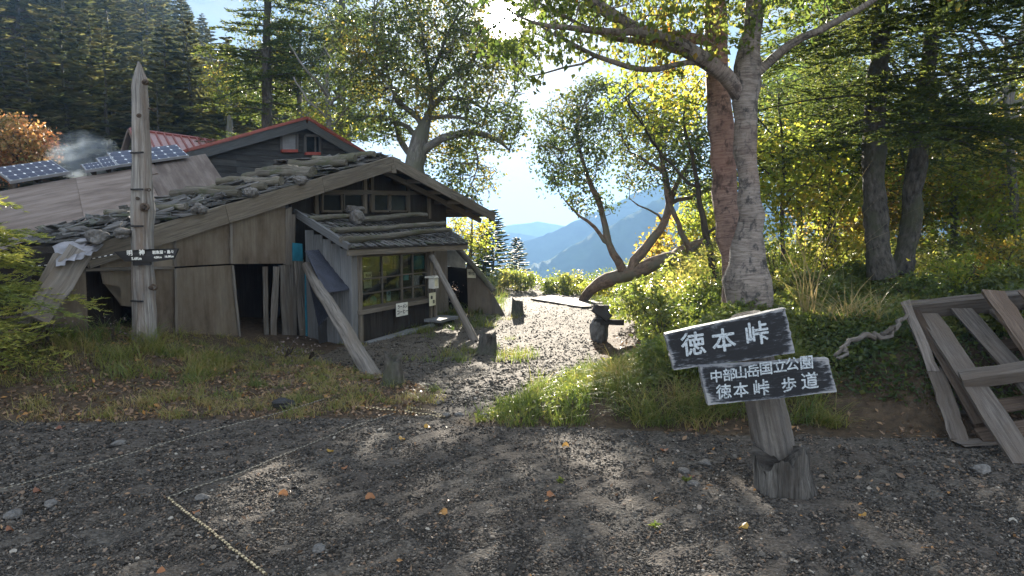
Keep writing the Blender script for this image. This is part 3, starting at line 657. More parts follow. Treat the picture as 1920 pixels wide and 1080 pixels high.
# right wing: triangular boarded wall under a slanting log, running out from the facade
Q0 = G(880, 586); Q1 = G(944, 590); Q2 = P(846, 455, Q0[1]+.35)
Q0w = np.array([Q0[0], Q0[1], Q0[2]]); dW = unit((Q1-Q0)*(1, 1, 0)); nW = np.cross(dW, UP)
def WW(px, py, off=0.0):
    d = ray(px, py); t = (np.dot(nW, Q0-CAM)+off)/np.dot(nW, d); return CAM+d*t
def wpoly(pts, off, th=.02):
    m = MB(); V = [WW(a, b, off) for a, b in pts]; n = len(V); B = [v-nW*th*np.sign(np.dot(nW, CAM-Q0)) for v in V]; g0 = [np.array([v[2], np.dot(v-Q0, dW), 0])+7 for v in V]
    m.addp(V+B, [tuple(range(n)), tuple(range(n, 2*n))[::-1]]+[(i, n+i, n+(i+1) % n, (i+1) % n) for i in range(n)], g0+g0, .5); return m
part(wpoly([(875, 493), (892, 500), (945, 592), (878, 592)], 0), 'wing_wall', W_PLY, hut)
part(wpoly([(922, 548), (948, 594), (922, 594)], -.03 if np.dot(nW, CAM-Q0) < 0 else .03), 'wing_panel', W_BEAM, hut, label='newer brown triangular board at the foot of the wing')
part(wpoly([(834, 462), (850, 462), (872, 490), (873, 503), (836, 499)], -.2), 'tarp_panel', M_TARP, hut, label='pale translucent sheet above the dark doorway')
part(wpoly([(836, 500), (876, 500), (880, 592), (838, 592)], -.5 if np.dot(nW, CAM-Q0) > 0 else .5), 'doorway_shade', M_DARK, hut)  # near-black sheet: the doorway's shade put in as colour
m = MB(); a_ = WW(846, 452, .05); b_ = WW(926, 545, .05); m.tube([a_, a_*.6+b_*.4+(0, 0, .02), b_], [.07, .065, .06], 8, .06); part(m, 'slanting_log', W_LOG, hut, True)
# left wing: low leaning board and wall
m = MB(); m.plank(W(152, 470, .3), W(66, 598, .6), .24, .03, W(152, 470, .3)-CAM, .004, 5); part(m, 'leaning_board', W_GREY, hut, label='wide grey board leaning under the low eave')
m = MB(); m.tube([W(110, 480, .15), W(68, 560, .3), W(45, 610, .35)], .06, 7, .05); part(m, 'slanting_log', W_GREY, hut)
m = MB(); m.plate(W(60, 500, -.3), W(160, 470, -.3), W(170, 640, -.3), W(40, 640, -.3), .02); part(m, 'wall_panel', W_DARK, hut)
# cloth bundled over the eave
m = MB(); c0 = W(150, 466, .12); n_ = 22
U, V = np.meshgrid(np.linspace(0, 1, n_), np.linspace(0, 1, n_)); 
A_, B_, C_, D_ = W(96, 470, .1), W(200, 455, .25), W(196, 468, .5), W(112, 492, .5)
A_, B_, C_, D_ = W(98, 462, -.3), W(202, 459, .1), W(168, 478, .5), W(104, 500, .45)
pp = A_*((1-U)*(1-V))[..., None]+B_*(U*(1-V))[..., None]+C_*(U*V)[..., None]+D_*((1-U)*V)[..., None]
pp[..., 2] += .07*np.sin(U*3.1)*(1-V)+.012*np.sin(U*13+V*9)+.006*np.sin(U*27-V*15)+rng.normal(0, .0015, U.shape); pp += HN*(.03*np.sin(U*23+V*3))[..., None]
idx = np.arange(n_*n_).reshape(n_, n_); f = np.stack([idx[:-1, :-1], idx[:-1, 1:], idx[1:, 1:], idx[1:, :-1]], -1).reshape(-1, 4)
m.add(pp.reshape(-1, 3), f, pp.reshape(-1, 3)); tag(m.build('tarp', M_TARPW, smooth=True), 'crumpled white tarp thrown over the low eave of the hut', 'tarp')
# sill log in front of the porch
m = MB(); p0 = F(ta+.05, zf-.06, PO+.12); p1 = F(tb+.25, zf-.0, PO+.14); T = np.linspace(0, 1, 9)[:, None]
m.tube(p0*(1-T)+p1*T+rng.normal(0, .008, (9, 3)), np.linspace(.09, .07, 9), 10, .05); tag(m.build('log', W_BLUEBOARD, smooth=True), 'pale grey sill log lying along the foot of the porch front', 'log')
# ------------------------------------------------------------------ logs and stones weighing the roofs down
def log_on(pa, pb, r, lab, grp, mt=W_LOG, seg=16):
    T = np.linspace(0, 1, seg)[:, None]; pts = pa*(1-T)+pb*T+rng.normal(0, r*.05, (seg, 3))+np.sin(T*rng.uniform(3, 6)+rng.random()*6)*r*.35*np.array([.3, .3, 1]); m = MB()
    m.tube(pts, r*(1-.25*T[:, 0]*rng.random())*(1+rng.normal(0, .035, seg)), 10, .07); o = m.build('roof_log', mt, smooth=True, loc=pts[0]); return tag(o, lab, 'log', grp)
def onporch(px, py, lift):                                 # pixel onto the porch roof plane
    nn = unit(np.cross(ER-EL, TLp-EL)); nn = nn if nn[2] > 0 else -nn; d = ray(px, py); t = np.dot(nn, EL+nn*lift-CAM)/np.dot(nn, d); return CAM+d*t
log_on(onporch(641, 449, .07), onporch(842, 432, .07), .055, 'lowest and palest log on the porch roof, just above the shingled edge', 'logs on the porch roof')
log_on(onporch(624, 431, .07), onporch(833, 421, .07), .052, 'mossy middle log on the porch roof', 'logs on the porch roof')
log_on(onporch(580, 409, .07), onporch(655, 407, .07), .045, 'thin log ending at the round stone, topmost on the porch roof', 'logs on the porch roof')
log_on(onporch(676, 410, .07), onporch(799, 403, .07), .055, 'topmost log on the porch roof, beyond the round stone', 'logs on the porch roof')
def stone(c, sz, lab, grp, name='stone', mt=None, s_=2):
    m = MB(); m.rock(c, sz, s_); o = m.build(name, mt or M_STONE, smooth=False, loc=c); return tag(o, lab, 'stone', grp)
stone(onporch(666, 407, .10), (.13, .10, .11), 'round pale boulder sitting between logs on the porch roof', 'stones on the roofs')
stone(onporch(663, 392, .10), (.17, .10, .07), 'flat stone lying against the gable wall above the round boulder', 'stones on the roofs')
def onroof(px, py, lift):
    nn = unit(np.cross(HD+UP*sL, HN)); nn = nn if nn[2] > 0 else -nn; d = ray(px, py); t = np.dot(nn, RG+nn*lift-CAM)/np.dot(nn, d); return CAM+d*t
rl = [(-.5, .06, 'short split log just below the ridge of the hut roof'), (-1.0, .07, 'dark log lying across the hut roof, second below the ridge'), (-1.45, .06, 'cracked log across the upper hut roof beneath the two red windows'),
      (-1.9, .08, 'thick dark log across the middle of the hut roof'), (-2.3, .065, 'pale split log in the middle of the hut roof'), (-2.75, .07, 'mossy log across the hut roof above the plywood wall'),
      (-3.2, .055, 'thin log on the hut roof near the corner of the plywood sheeting'), (-3.7, .06, 'broken log on the lower hut roof by the brown stones'), (-4.6, .045, 'thin pale stick lying on the lowest part of the hut roof')]
for t, r, lab in rl:
    j = rng.normal(0, .12, 2)
    log_on(F(t+j[0], roofz(t+j[0])+r+.05, .03), F(t+j[1]-.1, roofz(t+j[1]-.1)+r+.06, -DEP+.05), r, lab, 'logs on the hut roof')
for px, py, s_, lab in ((560, 337, .09, 'dark lumpy stone on the hut roof beside the thick log'), (470, 362, .09, 'grey stone on the hut roof above the plywood wall'), 
                    (372, 392, .085, 'reddish brown stone on the lower hut roof, lit on one side'), (183, 446, .10, 'large pale stone on the lowest corner of the hut roof'), (228, 440, .08, 'small brown stone on the low end of the roof by the post'), ):
    stone(onroof(px, py, s_*.7), (s_*1.2, s_, s_*.75), lab, 'stones on the roofs', mt=M_STONE)
# ------------------------------------------------------------------ props, corrugated sheets
def pole(name, A, B, r0, r1, lab, mt=W_GREY, cat='prop pole', grp='slanting props in front of the hut', k=9, flat=None):
    T = np.linspace(0, 1, 9)[:, None]; m = MB(); A = np.asarray(A); B = np.asarray(B); m.crackpost(A*(1-T)+B*T+rng.normal(0, .006, (9, 3)), np.linspace(r0, r1, 9), 28, int(A[0]*100) % 97, .18)
    return tag(m.build(name, mt, smooth=True, loc=B), lab, cat, grp)
g1 = G(703, 702); pole('prop_pole', W(575, 500, .3), g1-(0, 0, .08), .07, .10, 'thick grey timber prop slanting down past the corrugated sheets to the gravel', W_GREY)
g2 = G(896, 640); pole('prop_pole', W(808, 480, PO+.1), g2-(0, 0, .08), .055, .065, 'slimmer grey prop slanting from the porch corner beside the white box', W_GREY)
def corr(A, B, C, D, lab, waves=14, amp=.013, mt=None):       # ridges run from AB to DC
    n = waves*6+1; U = np.linspace(0, 1, n)[None, :, None]; V = np.linspace(0, 1, 3)[:, None, None]
    A, B, C, D = [np.asarray(q)[None, None] for q in (A, B, C, D)]
    nn = unit(np.cross((B-A)[0, 0], (D-A)[0, 0])); p = A*(1-U)*(1-V)+B*U*(1-V)+C*U*V+D*(1-U)*V+nn*np.sin(U*waves*2*PI)*amp
    q = p-nn*.003; P_ = np.concatenate([p.reshape(-1, 3), q.reshape(-1, 3)]); idx = np.arange(3*n).reshape(3, n)
    f = np.stack([idx[:-1, :-1], idx[:-1, 1:], idx[1:, 1:], idx[1:, :-1]], -1).reshape(-1, 4)
    m = MB(); m.add(P_, np.concatenate([f, f[:, ::-1]+3*n])); return tag(m.build('corrugated_sheet', mt or M_METALC, smooth=True, loc=P_[0]), lab, 'corrugated sheet', 'corrugated sheets beside the porch')
corr(W(572, 470, .45), W(612, 468, .30), W(657, 543, .95), W(610, 550, 1.0), 'dark corrugated sheet sloping as a small roof left of the porch', 18)
corr(W(577, 520, .45), W(590, 512, .5), W(618, 590, .62), W(597, 612, .55), 'narrow corrugated strip standing behind the thick prop', 8)
corr(W(596, 605, .5), W(640, 590, .5), W(645, 690, .5), W(600, 680, .5), 'lower corrugated sheet standing by the grass under the narrow strip', 12, mt=plain('metal_black', (.02, .02, .022), .6))
# ------------------------------------------------------------------ porch notices and what shows behind the panes
def card(name, px, py, w, h, of, lab, cat, mt, txt=None, ts=.06, tilt=0.0, th=.006, grp=None, sx=1.0, frame=None, tm_=None):
    c = W(px, py, of); xd = HD*math.cos(tilt)+UP*math.sin(tilt); yd = UP*math.cos(tilt)-HD*math.sin(tilt)
    m = MB(); A, B, C, D = c-xd*w/2-yd*h/2, c+xd*w/2-yd*h/2, c+xd*w/2+yd*h/2, c-xd*w/2+yd*h/2
    m.plate(A, B, C, D, th, n=4, warp=.003); o = m.build(name, mt, loc=c); tag(o, lab, cat, grp)
    if txt:
        for s_, sz, dy, dx in txt:
            q = c+HN*.007+yd*dy+xd*dx; t = text(s_, sz, q, xd, HN, tm_ or M_INK, o, 'lettering', .001, .0016); 
            me = t.data; co = np.empty(len(me.vertices)*3, np.float32); me.vertices.foreach_get('co', co); co = co.reshape(-1, 3)-np.array(c); me.vertices.foreach_set('co', co.astype(np.float32).ravel())
    return o
card('notice_board', 754, 580, .34, .22, PO+.10, 'small white hand-lettered notice under the porch window', 'notice', M_WHITE, [('ラーメン', .075, .045, 0), ('コーヒー', .085, -.045, 0)], .03)
card('notice_board', 811, 561, .22, .235, PO+.10, 'tilted pale square tag hanging below the white box', 'notice', M_PAPER, [('御', .07, .03, -.04), ('宿', .07, -.05, .03)], .2)
# white letter box with a little roof
c = W(813, 529, PO+.1); lb = empty('letter_box', tuple(c), 'little white box with a flat projecting roof on the porch corner post', 'letter box')
m = MB(); m.plank(c-UP*.11, c+UP*.07, .16, .11, HN, .001, 3); bx = part(m, 'box_body', M_WHITE, lb)
m = MB(); m.plank(c-HD*.14+UP*.095, c+HD*.14+UP*.095, .2, .03, UP, .001, 3); part(m, 'box_roof', M_WHITE, lb)
m = MB(); m.plate(c-HD*.05-UP*.07+HN*.062, c+HD*.05-UP*.07+HN*.062, c+HD*.05+UP*.05+HN*.062, c-HD*.05+UP*.05+HN*.062, .003, n=2); part(m, 'label_plate', M_PAPER, lb)
c2 = WW(884, 513, .04*np.sign(np.dot(nW, CAM-Q0))); sg = np.sign(np.dot(nW, CAM-Q0)); xw = dW
m = MB(); m.plate(c2-xw*.1-UP*.09, c2+xw*.1-UP*.09, c2+xw*.1+UP*.09, c2-xw*.1+UP*.09, .01*1, n=3); no = tag(m.build('notice_board', M_PAPER, loc=c2), 'small cream notice nailed to the slanting wing wall', 'notice')
t = text('受付', .075, c2+nW*sg*.008, xw, nW*sg, M_INK, no, 'lettering', .001, .001); me = t.data; co = np.empty(len(me.vertices)*3, np.float32); me.vertices.foreach_get('co', co); me.vertices.foreach_set('co', (co.reshape(-1, 3)-np.array(c2)).astype(np.float32).ravel())
card('paper_notice', 690, 525, .20, .26, PO-.13, 'yellowish paper sheet taped inside the porch window near the corner board', 'paper notice', M_PAPER, [('登山者', .05, .07, 0), ('の皆様へ', .042, 0, 0)], grp='papers in the porch window')
card('paper_notice', 718, 520, .20, .2, PO-.15, 'tan paper inside the porch window beside the yellowish sheet', 'paper notice', M_TAN, grp='papers in the porch window')
card('paper_notice', 729, 554, .11, .18, PO-.12, 'narrow pale blue printed sheet at the foot of the porch window', 'paper notice', plain('paper_blue', (.35, .5, .6), .7), [('水', .07, .03, 0)], grp='papers in the porch window')
card('cloth_bundle', 752, 492, .42, .22, PO-.25, 'orange tan cloth hanging behind the upper porch panes', 'cloth', M_TAN, th=.05)
card('cloth_bundle', 787, 492, .3, .24, PO-.22, 'teal cloth hanging in the top pane next to the post', 'cloth', M_TEAL, th=.05)
card('cloth_bundle', 762, 520, .14, .1, PO-.2, 'bright cyan rag lying behind the middle porch pane', 'cloth', plain('cloth_cyan', (.08, .45, .6), .8), th=.04)
card('storage_box', 770, 560, .85, .26, PO-.2, 'long pale wooden box standing on the shelf behind the porch window', 'box', W_PLY, th=.2)
for k, (px, py, s_, mt, lab) in enumerate(((682, 565, .07, M_BLACKP, 'black pot on the shelf behind the lowest porch pane'), (700, 562, .06, M_TEAL, 'small teal jar on the shelf behind the window'), (716, 565, .065, M_TAN, 'brown jar on the shelf behind the window'), (690, 490, .09, M_BLACKP, 'dark bundle behind the top pane near the corner board'), (722, 487, .08, plain('plastic_violet', (.12, .08, .2), .6), 'violet bag behind the top pane beside the sash'))):
    c = W(px, py, PO-.3); m = MB(); m.tube([c-UP*s_, c-UP*s_*.4, c+UP*s_*.5, c+UP*s_*.8, c+UP*s_], [s_*.8, s_, s_*.9, s_*.5, s_*.5], 12); tag(m.build('jar', mt, smooth=True, loc=c), lab, 'jar', 'things on the shelf behind the window')
# bench step by the entrance
b0 = G(815, 608); b1 = G(842, 600)
bn = empty('low_bench', tuple(b0), 'small low plank step beside the porch door', 'step')
m = MB(); q = P(824, 598, b0[1]); m.plank(q-HD*.3, q+HD*.35, .4, .05, UP, .003, 4); part(m, 'seat', W_BLUEBOARD, bn)
for s_ in (-.22, .25):
    m = MB(); m.plank(q+HD*s_-UP*.3, q+HD*s_-UP*.02, .3, .05, HD); part(m, 'leg', W_DARK, bn)
# ------------------------------------------------------------------ annex roof of plywood sheets with solar panels
BL = P(-40, 483, 9.14); BR = P(437, 366, 13.2); TR = P(385, 291, 15.2); TL = TR-BR+BL
an = empty('annex', (BL[0], BL[1], .3), 'low annex with a roof of big brownish plywood sheets behind the old hut', 'shed')
uu = unit(BR-BL); vv = unit(TL-BL); LU = np.linalg.norm(BR-BL); LV = np.linalg.norm(TL-BL); nn = unit(np.cross(uu, vv)); nn = nn if nn[2] > 0 else -nn
def AN(u, v, l=0): return BL+uu*LU*u+vv*LV*v+nn*l
for u0, u1, v0, v1, l, lab in ((0, .34, .02, .98, .0, None), (.34, .655, .0, .97, .015, None), (.655, 1.0, .0, 1.0, .03, 'cleanest and widest plywood roof sheet, touching the dark siding'), (.60, .70, .72, .99, .05, 'small patch of plywood nailed over the sheet joint')):
    m = MB(); m.plate(AN(u0, v0, l), AN(u1, v0, l), AN(u1, v1, l), AN(u0, v1, l), .018, warp=.012, grain=1 if lab else 0); part(m, 'roof_sheet', W_PLYR, an, label=lab)
m = MB(); m.plate(AN(.32, -.13, .02), AN(.60, -.10, .05), AN(.62, -.02, .03), AN(.30, -.02, .02), .018); part(m, 'roof_sheet', W_GREY, an)
m = MB()
cs = [AN(.02, .04, -.1), AN(.97, .04, -.1), AN(.97, .96, -.1), AN(.02, .96, -.1)]
bs = [np.array([c[0], c[1], 0.0]) for c in cs]
m.addp(cs+bs, [(0, 1, 5, 4), (1, 2, 6, 5), (2, 3, 7, 6), (3, 0, 4, 7), (0, 3, 2, 1)], None, .4); part(m, 'wall', W_DARK, an)
def solar_panel(c0, u, v, nu, nv, lab):
    ls = (np.linalg.norm(u), np.linalg.norm(v)); n_ = unit(np.cross(u, v)); n_ = n_ if n_[2] > 0 else -n_
    r_ = empty('solar_panel', tuple(c0), lab, 'solar panel', 'solar panels along the annex roof')
    m = MB(); gu = np.array([(0, 0, 0), (nu, 0, 0), (nu, nv, 0), (0, nv, 0)], float)
    m.add([c0+n_*.03, c0+u+n_*.03, c0+u+v+n_*.03, c0+v+n_*.03], [(0, 1, 2, 3)], gu); part(m, 'cell_glass', M_SOLAR, r_)
    m = MB(); a = unit(u)*.03; b = unit(v)*.03
    for p, q in ((c0-a, c0+u+a), (c0+v-a, c0+u+v+a)): m.plank(p, q, .04, .05, n_, 0, 2)
    for p, q in ((c0+b, c0+v-b), (c0+u+b, c0+u+v-b)): m.plank(p, q, .04, .045, n_, 0, 2)
    part(m, 'frame', M_ALU, r_)
    m = MB(); m.plank(c0+u*.5-n_*.08+v*.1, c0+u*.5-n_*.08+v*.9, .06, .1, n_, 0, 2); part(m, 'bracket', W_DARK, r_)
def onA(px, py, l=.12):
    d = ray(px, py); return CAM+d*(np.dot(nn, BL+nn*l-CAM)/np.dot(nn, d))
def sp(pts, nu, nv, lab):
    A, B, D = [onA(*p) for p in pts]; solar_panel(A, B-A, D-A, nu, nv, lab)
sp([(222, 311), (351, 293), (203, 289)], 7, 3.3, 'largest bluish solar panel, above the widest plywood sheet')
sp([(195, 316), (217, 312), (183, 299)], 3, 2.6, 'small solar panel touching the largest one')
sp([(163, 321), (193, 316), (155, 311)], 3.6, 2, 'smallest solar panel, right beside the smoke')
sp([(22, 341), (127, 324), (-10, 318)], 6.4, 3.2, 'blackish solar panel under the orange tree')
# ------------------------------------------------------------------ house with black siding and a red metal roof
Yh = 20.0; RH = P(566, 224, Yh)
ID = unit(np.array([.76, .65, 0])); IN = np.array([ID[1], -ID[0], 0])
def W2(px, py, off=0.0):
    d = ray(px, py); t = (np.dot(IN, RH-CAM)+off)/np.dot(IN, d); return CAM+d*t
A1 = W2(345, 284); B1 = W2(677, 290)
h2 = empty('black_house', tuple(np.array([RH[0], RH[1], .3])), 'larger house with black weatherboards, red roof edge and two small red-silled windows', 'house')
def F2(t, z, off=0.0): q = RH+ID*t+IN*off; q[2] = z; return q
ta2, tb2 = np.dot(A1-RH, ID), np.dot(B1-RH, ID); sl2 = (RH[2]-A1[2])/-ta2; sr2 = (RH[2]-B1[2])/tb2
rz2 = lambda t: RH[2]+sl2*t if t < 0 else RH[2]-sr2*t
m = MB()
for z in np.arange(.6, RH[2], .17):
    for t0, t1 in ((ta2+.35, -1.9), (-1.9, .6), (.6, tb2-.25)):
        # clip each board to the gable
        lo, hi = t0, t1
        while lo < hi and rz2(lo)-.12 < z+.17: lo += .05
        while hi > lo and rz2(hi)-.12 < z+.17: hi -= .05
        if hi-lo > .1: m.plank(F2(lo, z+.07, .02), F2(hi, z+.07, .02), .175, .022, IN+UP*.12, .002, 4)
part(m, 'siding', M_SIDING, h2)
m = MB(); zb = .3; V = [F2(ta2+.3, zb, 0), F2(tb2-.2, zb, 0), F2(tb2-.2, rz2(tb2-.2)-.1, 0), F2(0, RH[2]-.1, 0), F2(ta2+.3, rz2(ta2+.3)-.1, 0)]; Bk = [v-IN*6 for v in V]
m.addp(V+Bk, [(0, 1, 2, 3, 4), (9, 8, 7, 6, 5), (0, 5, 6, 1), (1, 6, 7, 2), (4, 9, 5, 0)], None, .5); part(m, 'wall', M_SIDING, h2)
for t0, t1 in ((ta2, 0), (.004, tb2)):
    m = MB(); z0, z1 = (A1[2], RH[2]) if t1 == 0 else (RH[2], B1[2])
    m.plate(F2(t0, z0, .35), F2(t1, z1, .35), F2(t1, z1, -6), F2(t0, z0, -6), .05)
    L_ = abs(t1-t0)
    rf = part(m, 'roof', M_RED, h2)
    m = MB(); m.plank(F2(t0, z0-.17, .33), F2(t1, z1-.17, .33), .24, .04, IN, .002, 6); part(m, 'bargeboard', wood('paint_slate', (.045, .05, .054), (.10, .105, .11)) if t1 == 0 else MATS['paint_slate'], h2)
    m = MB()
    for q in np.arange(0, 6.3, .35): m.plank(F2(t0, z0+.02, .33-q), F2(t1, z1+.02, .33-q), .025, .05, UP, 0, 2)
    m.plank(F2(t0, z0+.01, .37), F2(t1, z1+.01, .37), .07, .035, IN, 0, 6)
    sub(m, 'roof_seam', M_RED, rf, h2)
for x0, x1, y0, y1, dk in ((527, 557, 249, 281, 0), (572, 600, 254, 286, 1)):
    fr = MB(); c4 = [W2(x0, y1, .07), W2(x1, y1, .07), W2(x1, y0, .07), W2(x0, y0, .07)]
    for i in (1, 2, 3): fr.plank(c4[i], c4[(i+1) % 4], .07, .05, IN, 0, 2)
    if dk: fr.plank(W2(591, y1, .07), W2(591, y0, .07), .05, .04, IN, 0, 2)
    wf = part(fr, 'window', wood('paint_window_grey', (.05, .05, .052), (.12, .12, .122)) if not dk else MATS['paint_window_grey'], h2)
    m = MB(); m.plank(c4[0]-UP*.03, c4[1]-UP*.03, .08, .12, IN, 0, 2); sub(m, 'sill', M_REDW, wf, h2)
    m = MB(); m.plate(*[q-IN*.02 for q in c4], .01, n=2); sub(m, 'pane', M_GLASS if dk else plain('curtain_grey', (.16, .17, .19), .5), wf, h2)
# ------------------------------------------------------------------ far shed with a faded red seamed roof
Ys = 24.0; a, b_, c_, d_ = P(243, 243, Ys), P(412, 266, Ys+1.5), P(392, 288, Ys-1.2), P(262, 290, Ys-2.4)
fs = empty('far_shed', (a[0], a[1], .5), 'far shed with a faded red seamed metal roof behind the tall post', 'shed')
c_ = b_+(d_-a)
m = MB(); m.plate(d_, c_, b_, a, .05, n=3); rf = part(m, 'roof', M_PINK, fs)
nr_ = unit(np.cross(b_-a, d_-a)); nr_ = nr_ if nr_[2] > 0 else -nr_
m = MB()
for k in np.linspace(0, 1, 12): m.plank(a+(b_-a)*k+nr_*.03, d_+(c_-d_)*k+nr_*.03, .05, .05, nr_, 0, 2)
m.plank(a+nr_*.03, b_+nr_*.03, .14, .06, nr_, 0, 2); sub(m, 'roof_seam', M_RED, rf, fs)
e_ = P(230, 292, Ys-1.5); m = MB(); m.plank(a-(0, 0, .08), e_, .22, .05, HN, 0, 3); m.plank(a+(0, 0, -.08), d_-(0, 0, .08), .2, .05, HN, 0, 3); part(m, 'bargeboard', W_RUST, fs)
lo = [np.array([q[0], q[1], 0.2]) for q in (a, b_, c_, d_)]; hi = [q-(0, 0, .12) for q in (a, b_, c_, d_)]
hi = [h_+(np.mean(hi, 0)-h_)*.1 for h_ in hi]; lo = [np.array([h_[0], h_[1], .2]) for h_ in hi]
m = MB(); m.addp(hi+lo, [(0, 1, 5, 4), (1, 2, 6, 5), (2, 3, 7, 6), (3, 0, 4, 7)], None, .5); part(m, 'wall', W_RUST, fs)
# ------------------------------------------------------------------ tall barkless post with its direction board
pb = G(272, 642); Yp = pb[1]
tp = empty('signpost', tuple(pb), 'tall barkless silver post with a jagged top standing in the grass', 'post')
cl = [(273, 650, 22), (272, 620, 21), (272, 590, 20), (270, 560, 19), (269, 530, 19.5), (267, 500, 18), (267, 470, 18.5), (266, 440, 18), (266, 410, 20), (266, 388, 20.5), (266, 360, 18), (265, 330, 17), (265, 300, 16), (264, 270, 15.5), (263, 240, 14.5), (263, 200, 14), (262, 165, 13.5), (263, 150, 12.5), (262, 140, 9.5), (261, 125, 5), (260, 115, 1.2)]
pts = [P(x, y, Yp) for x, y, r in cl]; rd = [r/FPX*Yp for x, y, r in cl]
T = np.linspace(0, len(cl)-1, 90); pts = np.array(pts); PT = np.stack([np.interp(T, range(len(cl)), pts[:, i]) for i in range(3)], 1); RD = np.interp(T, range(len(cl)), rd)
k = 40; an_ = np.arange(k)/k*2*PI
n0, n1_ = len(T), k
zz = np.linspace(0, 1, n0)[:, None]
q = rng.random(8)*9
crk = sum(.16*np.exp(-(((an_-a0+zz*tw+PI) % (2*PI)-PI)/.07)**2)*ss(lo, lo+.06, zz)*ss(hi, hi-.06, zz) for a0, tw, lo, hi in ((4.4, .3, .05, .5), (5.1, -.2, .3, .9), (3.9, .2, .45, .8), (4.8, .1, .0, .3), (5.5, .2, .1, .7), (3.4, -.1, .2, .95)))
bmp = 1-crk+.05*np.sin(an_*3+q[0]+zz*5)+.035*np.sin(an_*7+q[1]+zz*9)+.02*np.sin(an_*13+q[2]-zz*14)+.02*np.sin(zz*60+an_*2)
V = PT[:, None]+(RD[:, None]*bmp)[..., None]*np.stack([np.cos(an_), np.sin(an_), 0*an_], -1)[None]
i = np.arange(n0-1)[:, None]*k; j = np.arange(k)[None]; j2 = (j+1) % k; f = np.stack([i+j, i+j2, i+k+j2, i+k+j], -1).reshape(-1, 4)
gg = np.stack([np.repeat(PT[:, 2:3], k, 1), np.repeat(np.cos(an_)[None]*.15, n0, 0), np.repeat(np.sin(an_)[None]*.15, n0, 0)], -1).reshape(-1, 3)
m = MB(); m.add(V.reshape(-1, 3), f, gg, .75); part(m, 'trunk', W_POST, tp, True)
for (x, y, s_, lab) in ((266, 388, .045, 0), (258, 216, .022, 0), (279, 540, .035, 0), (280, 203, .02, 0), (256, 372, .018, 0), (272, 355, .02, 0), (267, 152, .03, 0)):
    c = P(x, y, Yp-.16); m = MB(); th_ = np.linspace(0, 2*PI, 12); m.tube(np.stack([c[0]+np.cos(th_)*s_, 0*th_+c[1]+abs(c[0]-P(265, y, Yp)[0])*.6, c[2]+np.sin(th_)*s_*.8], 1), s_*.33, 6, .1, False); m.rock(c+(0, .03, 0), (s_*.7, .02, s_*.6), 1); part(m, 'knot', W_RUST, tp, True)
for y in (286, 355, 424, 565):
    c = P(258, y, Yp-.15); m = MB(); m.plank(c-(.09, -.03, 0), c+(.06, 0, 0), .018, .02, (0, -1, 0), .001, 4); part(m, 'saw_cut', M_INK, tp)
# board
Yb = Yp-.20
bd = empty('direction_board', tuple(P(270, 480, Yb)), 'dark pointed direction board fixed across the tall silver post', 'sign')
pv = [P(213, 472, Yb), P(234, 490, Yb), P(280, 492, Yb), P(325, 486, Yb), P(334, 466, Yb+.05), P(280, 467, Yb)]
m = MB(); bk = [v+np.array([0, .03, 0]) for v in pv]; n = 6; m.addp(pv+bk, [tuple(range(6)), tuple(range(6, 12))[::-1]]+[(i, n+i, n+(i+1) % n, (i+1) % n) for i in range(n)], [np.array([v[0], v[2], 0])+3 for v in pv+bk], .1)
bdp = part(m, 'board', plain('wood_sign_black', (.012, .011, .011), .7), bd)
def btxt(s_, px, py, size, sx=1.0):
    c = P(px, py, Yb-.006); return text(s_, size, c, (1, 0.02, .035), (0, -1, 0), M_WHITE, bd, 'lettering', .001, .0015, sx, bd)
btxt('明', 243, 475, .066); btxt('神', 266, 474, .066); btxt('5.6Km', 256, 485, .042); btxt('岩魚留・島々', 306, 473, .042, .95); btxt('4.5Km', 296, 482.5, .032); btxt('16.0Km', 317, 481, .032)
m = MB(); m.plank(P(251, 493, Yb+.03), P(283, 493, Yb+.03), .05, .04, (0, -1, 0)); part(m, 'bracket', M_INK, bd)
# ropes
def rope(name, pts, r, lab, mt, seg=60, grp=None, wob=.0):
    pts = np.array(pts, float); n = len(pts); L = np.concatenate([[0], np.cumsum(np.linalg.norm(np.diff(pts, axis=0), axis=1))]); T = np.linspace(0, L[-1], seg)
    q = np.stack([np.interp(T, L, pts[:, i]) for i in range(3)], 1); q[1:-1] += rng.normal(0, wob, (seg-2, 3))
    m = MB(); m.tube(q, r, 6); return tag(m.build(name, mt, smooth=True, loc=q[0]), lab, 'rope', grp)
def ropemat(nm, a_, b_, f=60.0):
    m, t, out = mat(nm); v = attr(t); w_ = N(t, 'ShaderNodeSeparateXYZ'); t.links.new(v, w_.inputs[0])
    s_ = mth(t, 'SINE', mth(t, 'ADD', mth(t, 'MULTIPLY', w_.outputs['X'], f*2), mth(t, 'MULTIPLY', w_.outputs['Y'], 160))); c = mixc(t, mth(t, 'GREATER_THAN', s_, .2), a_, b_); princ(t, out, c, .9); return m
R_TW = ropemat('rope_twisted', (.10, .08, .05), (.50, .42, .27), 90); R_GR = ropemat('rope_grey', (.10, .095, .08), (.24, .22, .18), 90); R_WH = ropemat('rope_black_white', (.03, .03, .04), (.6, .6, .58), 55)
def sag(A, B, n=20, s_=.1): T = np.linspace(0, 1, n)[:, None]; q = A*(1-T)+B*T; q[:, 2] -= (4*T*(1-T))[:, 0]*s_; return q
def grope(pix, lift=.012, n=24):
    o = []
    for (a, b), (c, d) in zip(pix[:-1], pix[1:]):
        A = G(a, b); B = G(c, d); T = np.linspace(0, 1, n)[:, None]; q = A*(1-T)+B*T; q[:, 2] = H(q[:, 0], q[:, 1])+lift; o.append(q[:-1])
    o.append(q[-1:]); return np.concatenate(o)
rope('rope', sag(P(216, 476, Yb), P(50, 500, Yb-.3), 20, .02), .006, 'thin black and white rope running from the tall post towards the conifer', R_WH, 80)
